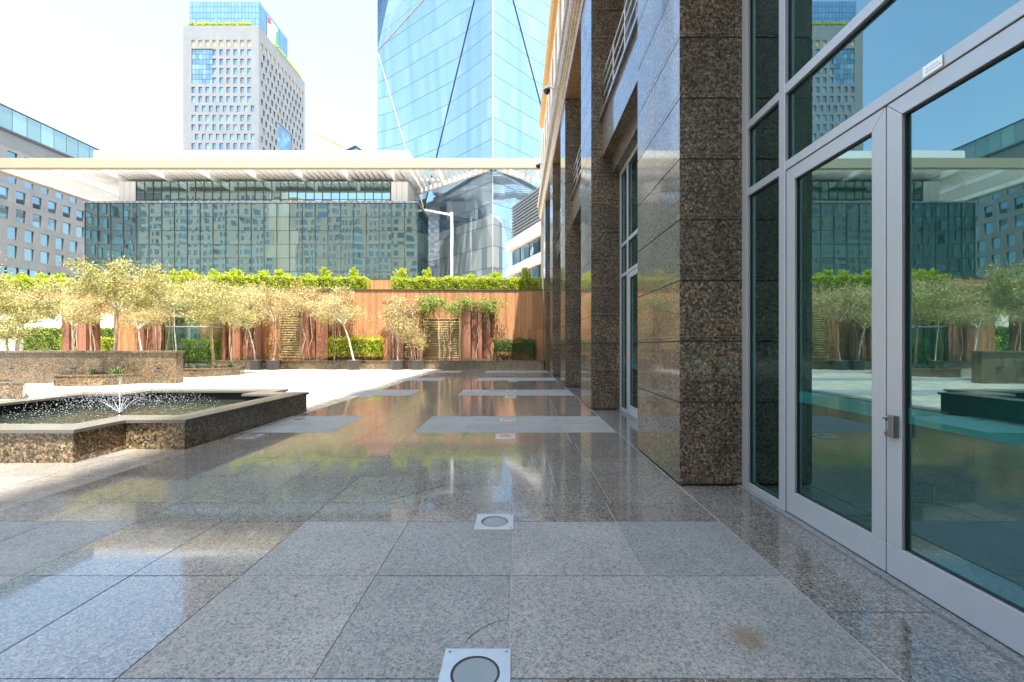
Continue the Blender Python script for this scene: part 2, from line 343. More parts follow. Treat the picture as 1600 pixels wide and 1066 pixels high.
def wood_planks(name, c, pw=.12):
    m, n, l, b = mat(name)
    tc = n.new('ShaderNodeTexCoord'); sx = n.new('ShaderNodeSeparateXYZ'); l.new(tc.outputs['Object'], sx.inputs[0])
    h = math_(n, l, 'ADD', sx.outputs[0], sx.outputs[1])
    U = math_(n, l, 'DIVIDE', h, pw); ju = math_(n, l, 'LESS_THAN', math_(n, l, 'FRACT', U), .07)
    cb = n.new('ShaderNodeCombineXYZ'); l.new(math_(n, l, 'FLOOR', U), cb.inputs[0]); l.new(math_(n, l, 'FLOOR', math_(n, l, 'DIVIDE', sx.outputs[2], 2.4)), cb.inputs[1])
    wn_ = n.new('ShaderNodeTexWhiteNoise'); l.new(cb.outputs[0], wn_.inputs['Vector'])
    r = ramp(n, [(0,[x*.72 for x in c]),(.5,c),(1,[x*1.25 for x in c])]); l.new(wn_.outputs['Value'], r.inputs[0])
    mp = n.new('ShaderNodeMapping'); mp.inputs['Scale'].default_value = (18,18,1.2); l.new(tc.outputs['Object'], mp.inputs[0])
    nz = n.new('ShaderNodeTexNoise'); nz.inputs['Scale'].default_value = 1.5; nz.inputs['Detail'].default_value = 6; l.new(mp.outputs[0], nz.inputs['Vector'])
    nr = ramp(n, [(.3,(.78,.76,.74)),(.7,(1.15,1.15,1.15))]); l.new(nz.outputs['Fac'], nr.inputs[0])
    cc = mixc(n, l, 1, r.outputs[0], nr.outputs[0], 'MULTIPLY'); cc = mixc(n, l, ju, cc, [x*.4 for x in c])
    l.new(cc, b.inputs['Base Color']); b.inputs['Roughness'].default_value = .55
    return m
M = {}
M['granite'] = brown_granite('polished_brown_granite', 38, gain=2.0)
M['granite_lit'] = brown_granite('brown_granite_sunlit', 34, .16, 2.3, (1.08,1,.82))  # same brown granite, with warm sunlight put into its colour
M['granite_bounce'] = brown_granite('brown_granite_bounce_lit', 30, .3, 3.0, (1.25,1,.55))  # entablature granite, golden light bounced off the plaza painted into the colour
M['coping'] = plain('honed_grey_granite', (.12,.112,.10), .22, 0, .3, 60)
M['polished'] = paving_mat('polished_paving', True)
M['flamed'] = paving_mat('flamed_paving', False)
M['plaza_stone'] = paving_mat('honed_plaza_stone', None)
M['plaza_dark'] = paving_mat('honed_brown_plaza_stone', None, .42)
M['grout_dark'] = plain('joint_dark', (.045,.043,.04), .8)
M['grout'] = plain('joint_pale', (.30,.295,.28), .8, 0, .35, 3)
M['ground'] = plain('ground_dust', (.42,.38,.32), .9, 0, .15, .3)
M['alu'] = plain('anodised_aluminium', (.44,.455,.465), .38, .35, .05, 12)
M['seal'] = plain('black_seal', (.012,.012,.013), .5)
M['steel'] = plain('brushed_steel', (.50,.51,.50), .34, .8, .12, 20)
M['steel_dark'] = plain('lock_metal', (.22,.22,.22), .35, .8)
M['white'] = plain('white_paint', (.80,.79,.76), .5, 0, .04, 2)
M['label'] = plain('white_label', (.82,.82,.82), .4)
M['ink'] = plain('grey_ink', (.35,.35,.37), .5)
M['glass'] = entrance_glass('green_entrance_glass', (.13,.54,.49), .25, (.62,.94,1.0), wave=.02)
M['band'] = plain('frosted_band', (.55,.72,.74), .45)
M['interior'] = plain('interior_plaster', (.62,.63,.61), .7, 0, .1, 1)
M['interior_floor'] = plain('interior_floor', (.25,.24,.23), .25, 0, .2, 3)
M['limestone'] = panel_stone('cream_limestone', (.62,.56,.46), 1.3, .9, 'YZ', .015, .8)
M['gold'] = plain('ochre_cornice', (.50,.27,.06), .5, 0, .2, 2)
M['bronze'] = plain('bronze_frame', (.10,.075,.05), .45)
M['wood'] = wood_planks('wood_cladding', (.36,.17,.068))
M['terracotta'] = wood_planks('red_timber', (.25,.105,.058), .23)
M['louvre'] = plain('ochre_louvre', (.45,.33,.15), .5)
M['dark'] = plain('dark_void', (.02,.02,.02), .8)
M['soil'] = plain('soil', (.10,.075,.05), .95, 0, .4, 9, .5)
M['pot'] = plain('charcoal_pot', (.045,.043,.042), .55, 0, .2, 6)
M['bark'] = plain('pale_bark', (.33,.25,.17), .9, 0, .35, 14, .5)
M['bark_white'] = plain('white_bark', (.50,.45,.36), .9, 0, .3, 12, .4)
M['olive'] = leaf_mat('dry_olive_leaves', [(.06,.065,.012),(.24,.23,.05),(.42,.38,.12),(.60,.54,.24)])
M['dry'] = leaf_mat('dry_twig_leaves', [(.16,.11,.05),(.40,.31,.13),(.54,.45,.22),(.40,.38,.10)])
M['hedge'] = leaf_mat('bright_hedge_leaves', [(.08,.14,.01),(.32,.41,.012),(.50,.56,.018),(.62,.64,.03)], .4)
M['hedge_shaded'] = leaf_mat('shaded_hedge_leaves', [(.03,.06,.012),(.06,.11,.02),(.09,.15,.02)], .3)  # box hedge at the right end: its shade is put into the leaf colour
M['vine'] = leaf_mat('vine_leaves', [(.07,.12,.02),(.17,.27,.035),(.38,.42,.06)], .4)
M['agave'] = leaf_mat('agave_leaves', [(.08,.14,.05),(.16,.22,.07)], .15)
M['canopy'] = plain('white_canopy_metal', (.60,.60,.585), .45, 0, .03, .5)
M['fascia'] = plain('cream_fascia', (.27,.235,.165), .5, 0, .04, .5)
M['hall'] = mirror_glass('hall_glass', (.012,.030,.032), (.56,.78,.78), .40, .06, .20, .15, stretch=.28)
M['hall_frame'] = plain('dark_mullion', (.05,.055,.055), .5)
M['tower'] = tower_glass('tower_curtain_glass', 1.5, 3.72)
M['atrium'] = tower_glass('atrium_clear_glass', 1.5, 3.72, [(0,(.13,.17,.18)),(.5,(.20,.24,.245)),(1,(.34,.37,.36))], .42)
M['mullion_dark'] = plain('dark_trim', (.03,.033,.04), .4)
M['trim_gold'] = plain('bronze_trim', (.38,.28,.14), .4)
M['pale_panel'] = panel_stone('pale_concrete_panels', (.15,.158,.164), 2.71, 3.64, 'XYZ', .12, .85, .03)
M['grey_panel'] = panel_stone('grey_stone_panels', (.15,.158,.163), 3.0, 3.7, 'YZ', .06, .8, .06)
M['window'] = mirror_glass('window_glass', (.05,.085,.115), (.50,.70,.80), .30, .03, .5, .75)
M['ochre_window'] = plain('ochre_shutter', (.42,.30,.17), .6)
M['crown_glass'] = mirror_glass('crown_glass', (.03,.07,.12), (.5,.68,.85), .42, .03, .5, .3)
M['roof_glass'] = mirror_glass('green_screen_glass', (.10,.16,.15), (.6,.75,.72), .25, .02, .5, .3)
M['beige'] = panel_stone('beige_stone', (.52,.43,.31), 2.2, 3.4, 'XYZ', .05, .85, .05)
M['tent'] = plain('white_canvas', (.80,.79,.76), .8)
M['pool_tile'] = plain('black_pool_tile', (.012,.013,.012), .15)
M['water'] = plain('pool_water', (.02,.025,.02), .03)
M['spray'] = plain('white_spray', (.85,.87,.93), .1)
_b = M['spray'].node_tree.nodes['Principled BSDF']; _b.inputs['Transmission Weight'].default_value = .45; _b.inputs['IOR'].default_value = 1.33
M['pale_glass'] = entrance_glass('pale_green_glass', (.62,.86,.74), .14, (.9,1,.97))
M['leaf_dry'] = plain('dry_leaf', (.22,.08,.03), .7)
M['red'] = plain('banner_red', (.55,.04,.05), .6); M['green'] = plain('banner_green', (.05,.30,.10), .6); M['black'] = plain('banner_black', (.03,.03,.03), .6)
M['uplens'] = plain('frosted_lens', (.17,.20,.20), .10)
# clear ripples on the water
_m = M['water']; _n = _m.node_tree.nodes; _l = _m.node_tree.links
_t = _n.new('ShaderNodeTexNoise'); _t.inputs['Scale'].default_value = 9; _b = _n.new('ShaderNodeBump'); _b.inputs['Strength'].default_value = .5; _b.inputs['Distance'].default_value = .03
_tc = _n.new('ShaderNodeTexCoord'); _l.new(_tc.outputs['Object'], _t.inputs['Vector']); _l.new(_t.outputs['Fac'], _b.inputs['Height']); _l.new(_b.outputs[0], _n['Principled BSDF'].inputs['Normal'])

# ---------------------------------------------------------------- ground and paving
rng = random.Random(4)
g = MB(); g.quad((-3000,-3000,-.08),(3000,-3000,-.08),(3000,3000,-.08),(-3000,3000,-.08))
tag(g.build('ground', M['ground']), kind='structure')
T = .823; X0 = 1.61; Y0 = 3.488; PER = 5.2
g = MB(); g.quad((-45,-12,-.006),(2.3,-12,-.006),(2.3,26,-.006),(-45,26,-.006)); tag(g.build('paving_joints', M['grout']), kind='structure')
def flamed_at(x, y):
    ph = (y-(Y0-2*T)) % PER
    return ph < 2*T and (-1.683-.01 < x < X0 or x < -3.0)
def colx(i):
    return (X0-i*T, X0-(i+1)*T) if i < 4 else (X0-4*T-(i-4)*.67, X0-4*T-(i-3)*.67)
g = MB()
def tile(x0, y0, x1, y1, mi, gap=.0036):
    z = [rng.uniform(-.0009,.0009) for _ in range(3)]
    tx = rng.uniform(-.0022,.0022); ty = rng.uniform(-.0022,.0022); z0 = rng.uniform(-.0006,.0006)
    cx = (x0+x1)/2; cy = (y0+y1)/2
    p = [(x, y, z0+tx*(x-cx)+ty*(y-cy)) for x, y in ((x0+gap,y0+gap),(x1-gap,y0+gap),(x1-gap,y1-gap),(x0+gap,y1-gap))]
    g.add(p+[(a,b,-.03) for a,b,c in p], [(0,1,2,3),(0,4,5,1),(1,5,6,2),(2,6,7,3),(3,7,4,0)], mi)
def poly_tile(pts, mi=0):
    z0 = rng.uniform(-.0006,.0006); n = len(pts); cx = sum(p[0] for p in pts)/n; cy = sum(p[1] for p in pts)/n
    q = []
    for x, y in pts:
        d = math.hypot(x-cx, y-cy); s_ = 1-.0065/max(d,.05); q.append((cx+(x-cx)*s_, cy+(y-cy)*s_, z0))
    g.add(q+[(a,b,-.03) for a,b,c in q], [tuple(range(n))]+[(i,n+i,n+(i+1)%n,(i+1)%n) for i in range(n)], mi)
FX0, FX1, FY0, FY1 = -8.7, -5.0, 5.7, 9.6       # left open under the pool
for k in range(-3, 5):                           # bands of two flamed rows, then polished field
    yb = Y0-2*T+k*PER
    for r_ in range(2):
        for i in range(0, 66):
            x1, x0 = colx(i)
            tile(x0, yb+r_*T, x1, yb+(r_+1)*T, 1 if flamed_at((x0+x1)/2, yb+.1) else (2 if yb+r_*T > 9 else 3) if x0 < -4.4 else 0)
    ya, yz = yb+2*T, yb+PER
    rows = [(ya, ya+.42), (ya+.42, ya+.42+.79), (ya+1.21, ya+2.0), (ya+2.0, ya+2.79), (ya+2.79, yz)]
    ox0, ox1, oy0, oy1 = -1.2, .83, ya+.42, yz-.42
    for (a, b_) in rows:
        for i in range(0, 66):
            x1, x0 = colx(i)
            if x0 < ox1-.02 and x1 > ox0+.02:     # inside the square border strip
                if a < oy0-.01 or b_ > oy1+.2: tile(max(x0,-1.683), a, min(x1,X0), b_, 0)
                continue
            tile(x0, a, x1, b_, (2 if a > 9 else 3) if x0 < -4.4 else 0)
    ix0, ix1, iy0, iy1 = ox0+.45, ox1-.45, oy0+.47, oy1-.47
    # side fillers between the strip and the tile grid
    gx0 = -1.683; gx1 = X0-T
    yy = [oy0, oy0+.79, oy0+1.58, rows[4][0]]
    for j in range(3):
        poly_tile([(gx0,yy[j]),(ox0,yy[j]),(ox0,yy[j+1]),(gx0,yy[j+1])])
        poly_tile([(ox1,yy[j]),(X0,yy[j]),(X0,yy[j+1]),(ox1,yy[j+1])])
    oy1 = rows[4][0]; iy1 = oy1-.47
    poly_tile([(ox0,oy0),(ox1,oy0),(ix1,iy0),(ix0,iy0)]); poly_tile([(ox0,oy1),(ix0,iy1),(ix1,iy1),(ox1,oy1)])
    poly_tile([(ox0,oy0),(ix0,iy0),(ix0,iy1),(ox0,oy1)]); poly_tile([(ox1,oy0),(ox1,oy1),(ix1,iy1),(ix1,iy0)])
    xm = (ix0+ix1)/2; ym = (iy0+iy1)/2
    for (a, b_, c, d) in ((ix0,iy0,xm,ym),(xm,iy0,ix1,ym),(ix0,ym,xm,iy1),(xm,ym,ix1,iy1)): poly_tile([(a,b_),(c,b_),(c,d),(a,d)])
# the threshold strip along the building
y = -12
while y < 26: tile(X0+.006, y, 2.19, y+1.3, 0); y += 1.3
pav = tag(g.build('plaza_paving', [M['polished'], M['flamed'], M['plaza_stone'], M['plaza_dark']]), kind='structure')
g = MB(); g.box(2.195,-12,-.02,2.262,26,.012); tag(g.build('threshold_strip', M['flamed']), kind='structure')
# a crack that runs from one lamp to the joint
g = MB(); cp = [(-.19,2.27),(-.165,2.34),(-.14,2.40),(-.10,2.43),(-.075,2.475),(-.045,2.485)]
cp = [(-.245,2.06),(-.22,2.12),(-.19,2.155),(-.15,2.19),(-.115,2.215),(-.085,2.225),(-.04,2.235)]
for (a, b_) in zip(cp[:-1], cp[1:]):
    d = Vector((b_[0]-a[0], b_[1]-a[1])); q = Vector((-d.y, d.x)).normalized()*.0016
    g.quad((a[0]-q.x,a[1]-q.y,.0021),(b_[0]-q.x,b_[1]-q.y,.0021),(b_[0]+q.x,b_[1]+q.y,.0021),(a[0]+q.x,a[1]+q.y,.0021))
tag(g.build('paving_crack', M['grout_dark']), kind='structure')

# ---------------------------------------------------------------- the granite building on the right
GX = 2.275; PX = 1.616
bld = empty('granite_building', (PX, 4.36, 0), 'brown granite building with tall square piers, glass doors and an ochre cornice', 'building')
pier_y = [-6.04, -.84, 4.36, 9.56, 14.76, 19.96, 25.16]
PD = 1.52
def pier(y0, first):
    b = MB(); core = .012
    b.box(PX+core, y0+core, .012, 2.7, y0+PD-core, 9.7, 1)
    zs = [.03, .84]
    while zs[-1]+.605 < 9.7: zs.append(zs[-1]+.605)
    zs.append(9.7)
    for a, c in zip(zs[:-1], zs[1:]):
        lo = a if a == .03 else a+.048
        ym = y0+PD*.52
        b.box(PX, y0, lo, 2.69, ym-.0025, c-.011, 0); b.box(PX, ym+.0025, lo, 2.69, y0+PD, c-.011, 0)
        if a != .03: b.box(PX, y0, a+.001, 2.69, y0+PD, a+.043, 0)
    # pale joint line under each panel
    for a in zs[1:-1]: b.box(PX+.003, y0+.003, a+.0432, 2.68, y0+PD-.003, a+.0478, 2)
    return b.build('pier', [M['granite'], M['grout_dark'], M['grout']], bld)
for i, y in enumerate(pier_y): pier(y, i)
# bays: spandrel, rail, upper window
for i in range(len(pier_y)-1):
    ya, yb = pier_y[i]+PD, pier_y[i+1]
    b = MB(); b.box(1.86, ya-.02, 5.5, 2.6, yb+.02, 6.32); b.box(2.08, ya-.02, 5.16, 2.6, yb+.02, 5.497); b.box(1.80, ya-.02, 6.323, 2.6, yb+.02, 6.40)
    b.build('spandrel', M['granite'], bld)
    b = MB()
    for z in (6.62, 6.86, 7.10, 7.34): b.tube([(1.9,ya,z),(1.9,yb,z)], .018, 8)
    for t in (.25,.5,.75): b.tube([(1.9,ya+(yb-ya)*t,6.35),(1.9,ya+(yb-ya)*t,7.36)], .016, 6)
    b.build('railing', M['alu'], bld)
    b = MB(); b.box(2.40, ya, 6.4, 2.41, yb, 9.7); ww = b.build('upper_window', M['window'], bld)
    b = MB()
    for t in (0,.25,.5,.75,1): yy_ = ya+.03+(yb-ya-.06)*t; b.box(2.34, yy_-.03, 6.4, 2.397, yy_+.03, 9.69)
    for z in (7.6, 8.7): b.box(2.345, ya+.06, z-.03, 2.396, yb-.06, z+.03)
    b.build('window_frame', M['alu'], ww)
# entrance front of one bay (built at the camera's bay, copied to the others)
def entrance(ya, yb):
    """ya near end, yb far end of the bay"""
    e = bpy.data.objects.new('entrance_front', None); col.objects.link(e); e.parent = bld
    e.location = Vector((GX, yb, 0))-bld.location
    fx0, fx1 = GX-.04, GX+.05
    b = MB(); H = 5.16
    s = yb
    b.box(fx0, s-.10, .012, fx1, s, H); b.box(fx0, s-.70, .012, fx1, s-.613, H)
    b.box(fx0, ya, .012, fx1, ya+.10, H); b.box(fx0, s-2.78, .012, fx1, s-2.69, H)
    for (u0, u1) in ((s-.613, s-.10), (ya+.10, s-2.78)):
        for (z0, z1) in ((.012,.07),(2.85,2.92),(3.50,3.57),(H-.08,H)): b.box(fx0+.002, u0, z0, fx1-.002, u1, z1)
    for (z0, z1) in ((2.862,2.935),(3.50,3.58),(H-.08,H)): b.box(fx0+.002, s-2.69, z0, fx1-.002, s-.70, z1)
    b.build('frame', M['alu'], e, bevel=.004)
    b = MB(); gx = GX
    for (u0, u1) in ((s-.613, s-.10), (ya+.10, s-2.78)):
        for (z0, z1) in ((.07,2.85),(2.92,3.50),(3.57,H-.08)): b.quad((gx,u0,z0),(gx,u1,z0),(gx,u1,z1),(gx,u0,z1))
    for (z0, z1) in ((2.935,3.50),(3.58,H-.08)): b.quad((gx,s-2.69,z0),(gx,s-.70,z0),(gx,s-.70,z1),(gx,s-2.69,z1))
    b.build('glass', M['glass'], e)
    b = MB(); t = .008                                   # black seals round every pane, just proud of the glass
    for (u0, u1, rows_) in ((s-.613, s-.10, ((.07,2.85),(2.92,3.50),(3.57,H-.08))), (ya+.10, s-2.78, ((.07,2.85),(2.92,3.50),(3.57,H-.08))), (s-2.69, s-.70, ((2.935,3.50),(3.58,H-.08)))):
        for z0, z1 in rows_:
            b.box(gx-.012,u0,z0,gx-.002,u0+t,z1); b.box(gx-.012,u1-t,z0,gx-.002,u1,z1); b.box(gx-.012,u0+t,z0,gx-.002,u1-t,z0+t); b.box(gx-.012,u0+t,z1-t,gx-.002,u1-t,z1)
    b.build('seal', M['seal'], e)
    for k in range(2):
        u1 = s-.706-k*.99; u0 = u1-.982; z0, z1 = .022, 2.856
        dx0, dx1 = GX-.030, GX+.030
        d = bpy.data.objects.new('door', None); col.objects.link(d); d.parent = bld; d.location = Vector((GX, u1, 0))-bld.location
        b = MB(); st = .105
        def mit(p): b.add(p+[(dx1,q[1],q[2]) for q in p], [(0,1,2,3),(7,6,5,4),(0,4,5,1),(1,5,6,2),(2,6,7,3),(3,7,4,0)], 0)
        G = .0012
        mit([(dx0,u0,z0+.185),(dx0,u0+st,z0+.185),(dx0,u0+st,z1-st-G),(dx0,u0,z1-G)])
        mit([(dx0,u1-st,z0+.185),(dx0,u1,z0+.185),(dx0,u1,z1-G),(dx0,u1-st,z1-st-G)])
        mit([(dx0,u0+G,z1),(dx0,u0+st+G,z1-st),(dx0,u1-st-G,z1-st),(dx0,u1-G,z1)])
        b.box(dx0,u0,z0,dx1,u1,z0+.184)
        b.build('door_frame', M['alu'], d, bevel=.003)
        ga, gb, gc, gd = u0+st, u1-st, z0+.185, z1-st
        b = MB(); b.quad((gx,ga,gc),(gx,gb,gc),(gx,gb,gd),(gx,ga,gd)); b.build('door_glass', M['glass'], d)
        b = MB(); b.box(gx-.012,ga,gc,gx-.002,ga+t,gd); b.box(gx-.012,gb-t,gc,gx-.002,gb,gd); b.box(gx-.012,ga+t,gc,gx-.002,gb-t,gc+t); b.box(gx-.012,ga+t,gd-t,gx-.002,gb-t,gd); b.build('door_seal', M['seal'], d)
        b = MB(); b.box(gx+.004,ga+.002,.945,gx+.006,gb-.002,1.035); b.build('frosted_band', M['band'], d)
        if k == 1:
            b = MB(); c = u1-.055
            b.box(dx0-.035, c-.032, .855, dx0-.002, c+.006, .985)                        # lock body with bent keep
            b.box(dx0-.024, c+.006, .855, dx0-.003, c+.040, .895); b.box(dx0-.030, c+.006, .945, dx0-.003, c+.034, .985)
            b.build('lock', [M['steel_dark']], d, bevel=.004)
            b = MB(); b.tube([(dx0-.003,c+.026,.965),(dx0-.045,c+.026,.965)], .013, 14); b.build('lock_cylinder', M['steel'], d); b = MB(); b.tube([(dx0-.003,c+.040,.875),(dx0-.034,c+.040,.875)], .010, 12); b.build('lock_cylinder', M['steel'], d)
            b = MB(); b.tube([(dx0-.0005,c+.026,.965),(dx0-.0465,c+.026,.965)], .005, 8); b.build('keyhole', M['seal'], d)
    return e
entrance(pier_y[1]+PD, pier_y[2])
for i in (0, 2, 3, 4, 5): entrance(pier_y[i]+PD, pier_y[i+1])
# sticker on the door head
b = MB(); b.box(GX-.0455, 2.30, 2.868, GX-.0415, 2.41, 2.928, 0)
for r_ in range(2):
    u = 2.393
    while u > 2.315:
        wdt = rng.uniform(.006,.016); b.box(GX-.0462, u-wdt, 2.885+.016*r_, GX-.0456, u, 2.891+.016*r_, 1); u -= wdt+.005
b.build('sticker', [M['label'], M['ink']], bld)
# inside: floor, walls, ceiling, a few pillars
b = MB(); b.box(2.34,-8,-.1,9,30,.0); b.build('lobby_floor', M['interior_floor'], bld)
b = MB(); b.box(9.003,-8,-.1,9.3,30,5.3); b.box(2.75,-8,5.12,9,30,5.3)
for y in pier_y: b.box(2.72, y+.25, .003, 3.05, y+PD-.25, 5.117)
for y in pier_y[1:]: b.box(5.6, y+.4, .003, 6.2, y+1.0, 5.117)
b.box(3.2,-8,.003,8.99,-7.8,5.117); b.box(2.75,29.8,.003,8.99,30,5.117)
b.build('lobby_wall', M['interior'], bld)
# entablature, upper wall, cornice
prof = [(2.62,9.703),(1.60,9.703),(1.60,10.02),(1.55,10.05),(1.55,10.14),(1.50,10.17),(1.50,10.26),(1.44,10.34),(1.40,10.45),(1.40,10.62),(1.44,10.66),(1.44,10.80),(1.36,10.84),(1.36,11.0),(2.62,11.0)]
b = MB(); b.extr_y(prof, -9, 30); b.build('entablature', M['granite_bounce'], bld)
b = MB(); ops = []
y = .6
while y < 38: ops.append((y,.45,y+.75,3.6)); y += 1.75
facade(b, (1.62,-9,11.003), (0,1,0), (-1,0,0), 39, 4.0, ops, .35)
b.quad((1.62,30,11.003),(8,30,11.003),(8,30,15),(1.62,30,15)); b.quad((1.62,30,0),(8,30,0),(8,30,9.7),(1.62,30,9.7))
b.build('upper_wall', M['limestone'], bld)
for o in ops:
    b = MB(); pane(b, (1.62,-9,11.003), (0,1,0), (-1,0,0), o, .3); wi = b.build('window', M['window'], bld)
    b = MB(); b.box(1.70,-9+o[0]+.02,11.003+o[1]+1.4,1.76,-9+o[2]-.02,11.003+o[1]+1.5); b.build('window_frame', M['bronze'], wi)
b = MB(); b.extr_y([(2.6,15.003),(1.46,15.003),(1.40,15.12),(1.37,15.35),(1.45,15.40),(1.45,15.55),(2.6,15.55)], -9, 27.5); b.build('cornice', M['gold'], bld)
# tower block set back above (throws the shade over the near plaza)
b = MB(); ops = []; 
for fl in range(11):
    for c in range(9): ops.append((1.2+c*3.0, 2+fl*4.0, 3.0+c*3.0, 4.6+fl*4.0))
facade(b, (2.62,7.75,15.6), (1,0,0), (0,1,0), 28.4, 46.8, ops, .3)
facade(b, (2.62,-30,15.6), (0,1,0), (-1,0,0), 37.75, 46.8, [(1.2+c*3.0,2+fl*4.0,3.0+c*3.0,4.6+fl*4.0) for fl in range(11) for c in range(12)], .3)
b.quad((2.62,-30,62.4),(31,-30,62.4),(31,7.75,62.4),(2.62,7.75,62.4)); b.quad((2.62,-30,15.6),(31,-30,15.6),(31,-30,62.4),(2.62,-30,62.4)); b.quad((31,-30,0),(31,7.75,0),(31,7.75,62.4),(31,-30,62.4))
b.quad((2.62,-9,15.57),(31,-9,15.57),(31,30,15.57),(2.62,30,15.57))
b.build('tower_wall', M['beige'], bld)
b = MB()
for o in ops: pane(b, (2.62,7.75,15.6), (1,0,0), (0,1,0), o, .28)
for fl in range(11):
    for c in range(12): pane(b, (2.62,-30,15.6), (0,1,0), (-1,0,0), (1.2+c*3.0,2+fl*4.0,3.0+c*3.0,4.6+fl*4.0), .28)
tag(b.build('tower_window', M['window'], bld), kind='stuff')

# cameras on the entablature
for k, (y, lab) in enumerate(((16.2,'small dark dome camera on the granite ledge, the nearer and larger of two'), (23.0,'small dark dome camera on the granite ledge, the farther and lower of two'))):
    e = empty('security_camera', (1.36, y, 10.92), lab, 'camera', 'cameras on the ledge')
    b = MB(); b.tube([(1.362,y,10.92),(1.14,y,10.95),(1.10,y,10.92)], .03, 8); b.build('arm', M['white'], e)
    b = MB(); b.lathe([(.0,10.68),(.07,10.70),(.115,10.77),(.12,10.84)], 1.10, y, 14); b.build('dome', M['seal'], e)
    b = MB(); b.lathe([(.125,10.838),(.13,10.90),(.09,10.95),(.0,10.96)], 1.10, y, 14); b.build('housing', M['alu'], e)

# ---------------------------------------------------------------- in-ground lamps
up = empty('ground_lamp', (-.178, 1.865, 0), 'x', 'ground lamp', 'lamps sunk into the paving')
b = MB(); cx, cy = -.178, 1.865; hs = .15; n = 32
ring = lambda r, z: [(cx+r*math.cos(2*math.pi*k/n+math.pi/4), cy+r*math.sin(2*math.pi*k/n+math.pi/4), z) for k in range(n)]
def sq(r, z):
    o = []
    for k in range(n):
        a = 2*math.pi*k/n+math.pi/4; c_, s_ = math.cos(a), math.sin(a); q = r/max(abs(c_),abs(s_)); o.append((cx+q*c_, cy+q*s_, z))
    return o
v = ring(.105,.0075)+sq(hs,.0075)+sq(hs,-.002)+ring(.105,.0035)
fs = []
for k in range(n):
    k2 = (k+1)%n
    fs += [(k,n+k,n+k2,k2),(n+k,2*n+k,2*n+k2,n+k2),(k2,3*n+k2,3*n+k,k)]
b.add(v, fs); b.build('plate', M['steel'], up, bevel=.001)
b = MB(); b.add(ring(.1045,.0042), [tuple(range(n))]); b.build('lens', M['uplens'], up)
b = MB(); v = ring(.1048,.0055)+ring(.094,.0055); b.add(v, [(k,(k+1)%n,n+(k+1)%n,n+k) for k in range(n)]); b.build('gasket', M['seal'], up)
for (i, j) in ((-1,-1),(1,-1),(1,1),(-1,1)):
    b = MB(); b.lathe([(0,.0098),(.006,.0098),(.008,.0074)], cx+i*.128, cy+j*.128, 10); b.build('bolt', M['steel_dark'], up)
up['label'] = 'square steel ground lamp nearest the camera, beside the cracked slab'
lamp_spots = [(-.178,3.475,'square steel ground lamp at the far edge of the pale paving before the doors'),(-.178,6.75,'square steel ground lamp on the near edge of the second pale paving band'),(-.178,8.28,'square steel ground lamp on the far edge of the second pale paving band'),
 (-.178,11.95,'square steel ground lamp on the near edge of the third pale paving band'),(-.178,13.5,'square steel ground lamp on the far edge of the third pale paving band'),(-4.12,6.75,'square steel ground lamp near the corner of the fountain, on its near side'),(-4.12,8.28,'square steel ground lamp beside the long shaded side of the fountain'),
 (-.178,17.2,'square steel ground lamp far down the walk on the fourth pale band'),(-4.12,11.95,'square steel ground lamp just behind the fountain at the shadow line')]
for x, y, lab in lamp_spots: copy_tree(up, (x, y, 0), None, lab)

# ---------------------------------------------------------------- fountain
fc = (-6.85, 7.62)
fo = empty('fountain', (fc[0], fc[1], 0), 'low brown granite fountain with a notched square basin, dark coping and water spray', 'fountain')
def cross(ax, ay, nx, ny):                       # notched rectangle, half sizes and notch sizes
    x, y = fc
    return [(x-ax+nx,y-ay),(x+ax-nx,y-ay),(x+ax-nx,y-ay+ny),(x+ax,y-ay+ny),(x+ax,y+ay-ny),(x+ax-nx,y+ay-ny),(x+ax-nx,y+ay),(x-ax+nx,y+ay),(x-ax+nx,y+ay-ny),(x-ax,y+ay-ny),(x-ax,y-ay+ny),(x-ax+nx,y-ay+ny)]
def ring_wall(po, pi, z0, z1, mi=0, b=None):
    b = b or MB(); n = len(po)
    v = [(*p,z0) for p in po]+[(*p,z1) for p in po]+[(*p,z0) for p in pi]+[(*p,z1) for p in pi]
    fs = []
    for i in range(n):
        j = (i+1)%n
        fs += [(i,j,n+j,n+i),(2*n+j,2*n+i,3*n+i,3*n+j),(n+i,n+j,3*n+j,3*n+i)]
    b.add(v, fs, mi); return b
AX, AY, NX, NY = 2.37, 2.40, .80, .69
po = cross(AX,AY,NX,NY); pi_ = cross(AX-.30,AY-.30,NX,NY)
b = MB(); n = len(po)
for i in range(n):                               # outside slabs with open joints
    p = Vector((*po[i],0)); q = Vector((*po[(i+1)%n],0)); d = q-p; ln = d.length; k = max(1, round(ln/.72)); d.normalize(); nrm = Vector((d.y,-d.x,0))
    for s_ in range(k):
        a = p+d*(ln*s_/k+.0015); c = p+d*(ln*(s_+1)/k-.0015)
        b.quad(a, c, c+Vector((0,0,.36)), a+Vector((0,0,.36)), 0)
ring_wall([(p[0],p[1]) for p in cross(AX-.004,AY-.004,NX,NY)], pi_, 0, .358, 1, b)
b.build('basin_wall', [M['granite_lit'], M['grout_dark']], fo)
b = MB()
co = cross(AX+.036,AY+.036,NX,NY); ci = cross(AX-.36,AY-.36,NX,NY)
ring_wall(co, ci, .362, .405, 0, b); v = [(*p,.362) for p in co]+[(*p,.362) for p in ci]; b.add(v, [(i,n+i,n+(i+1)%n,(i+1)%n) for i in range(n)], 0)
b.build('coping', M['coping'], fo, bevel=.004)
b = MB(); b.prism(cross(AX-.29,AY-.29,NX,NY), .0, .09); ring_wall(cross(AX-.295,AY-.295,NX,NY), cross(AX-.31,AY-.31,NX,NY), .0, .36, 0, b); b.build('basin_lining', M['pool_tile'], fo)
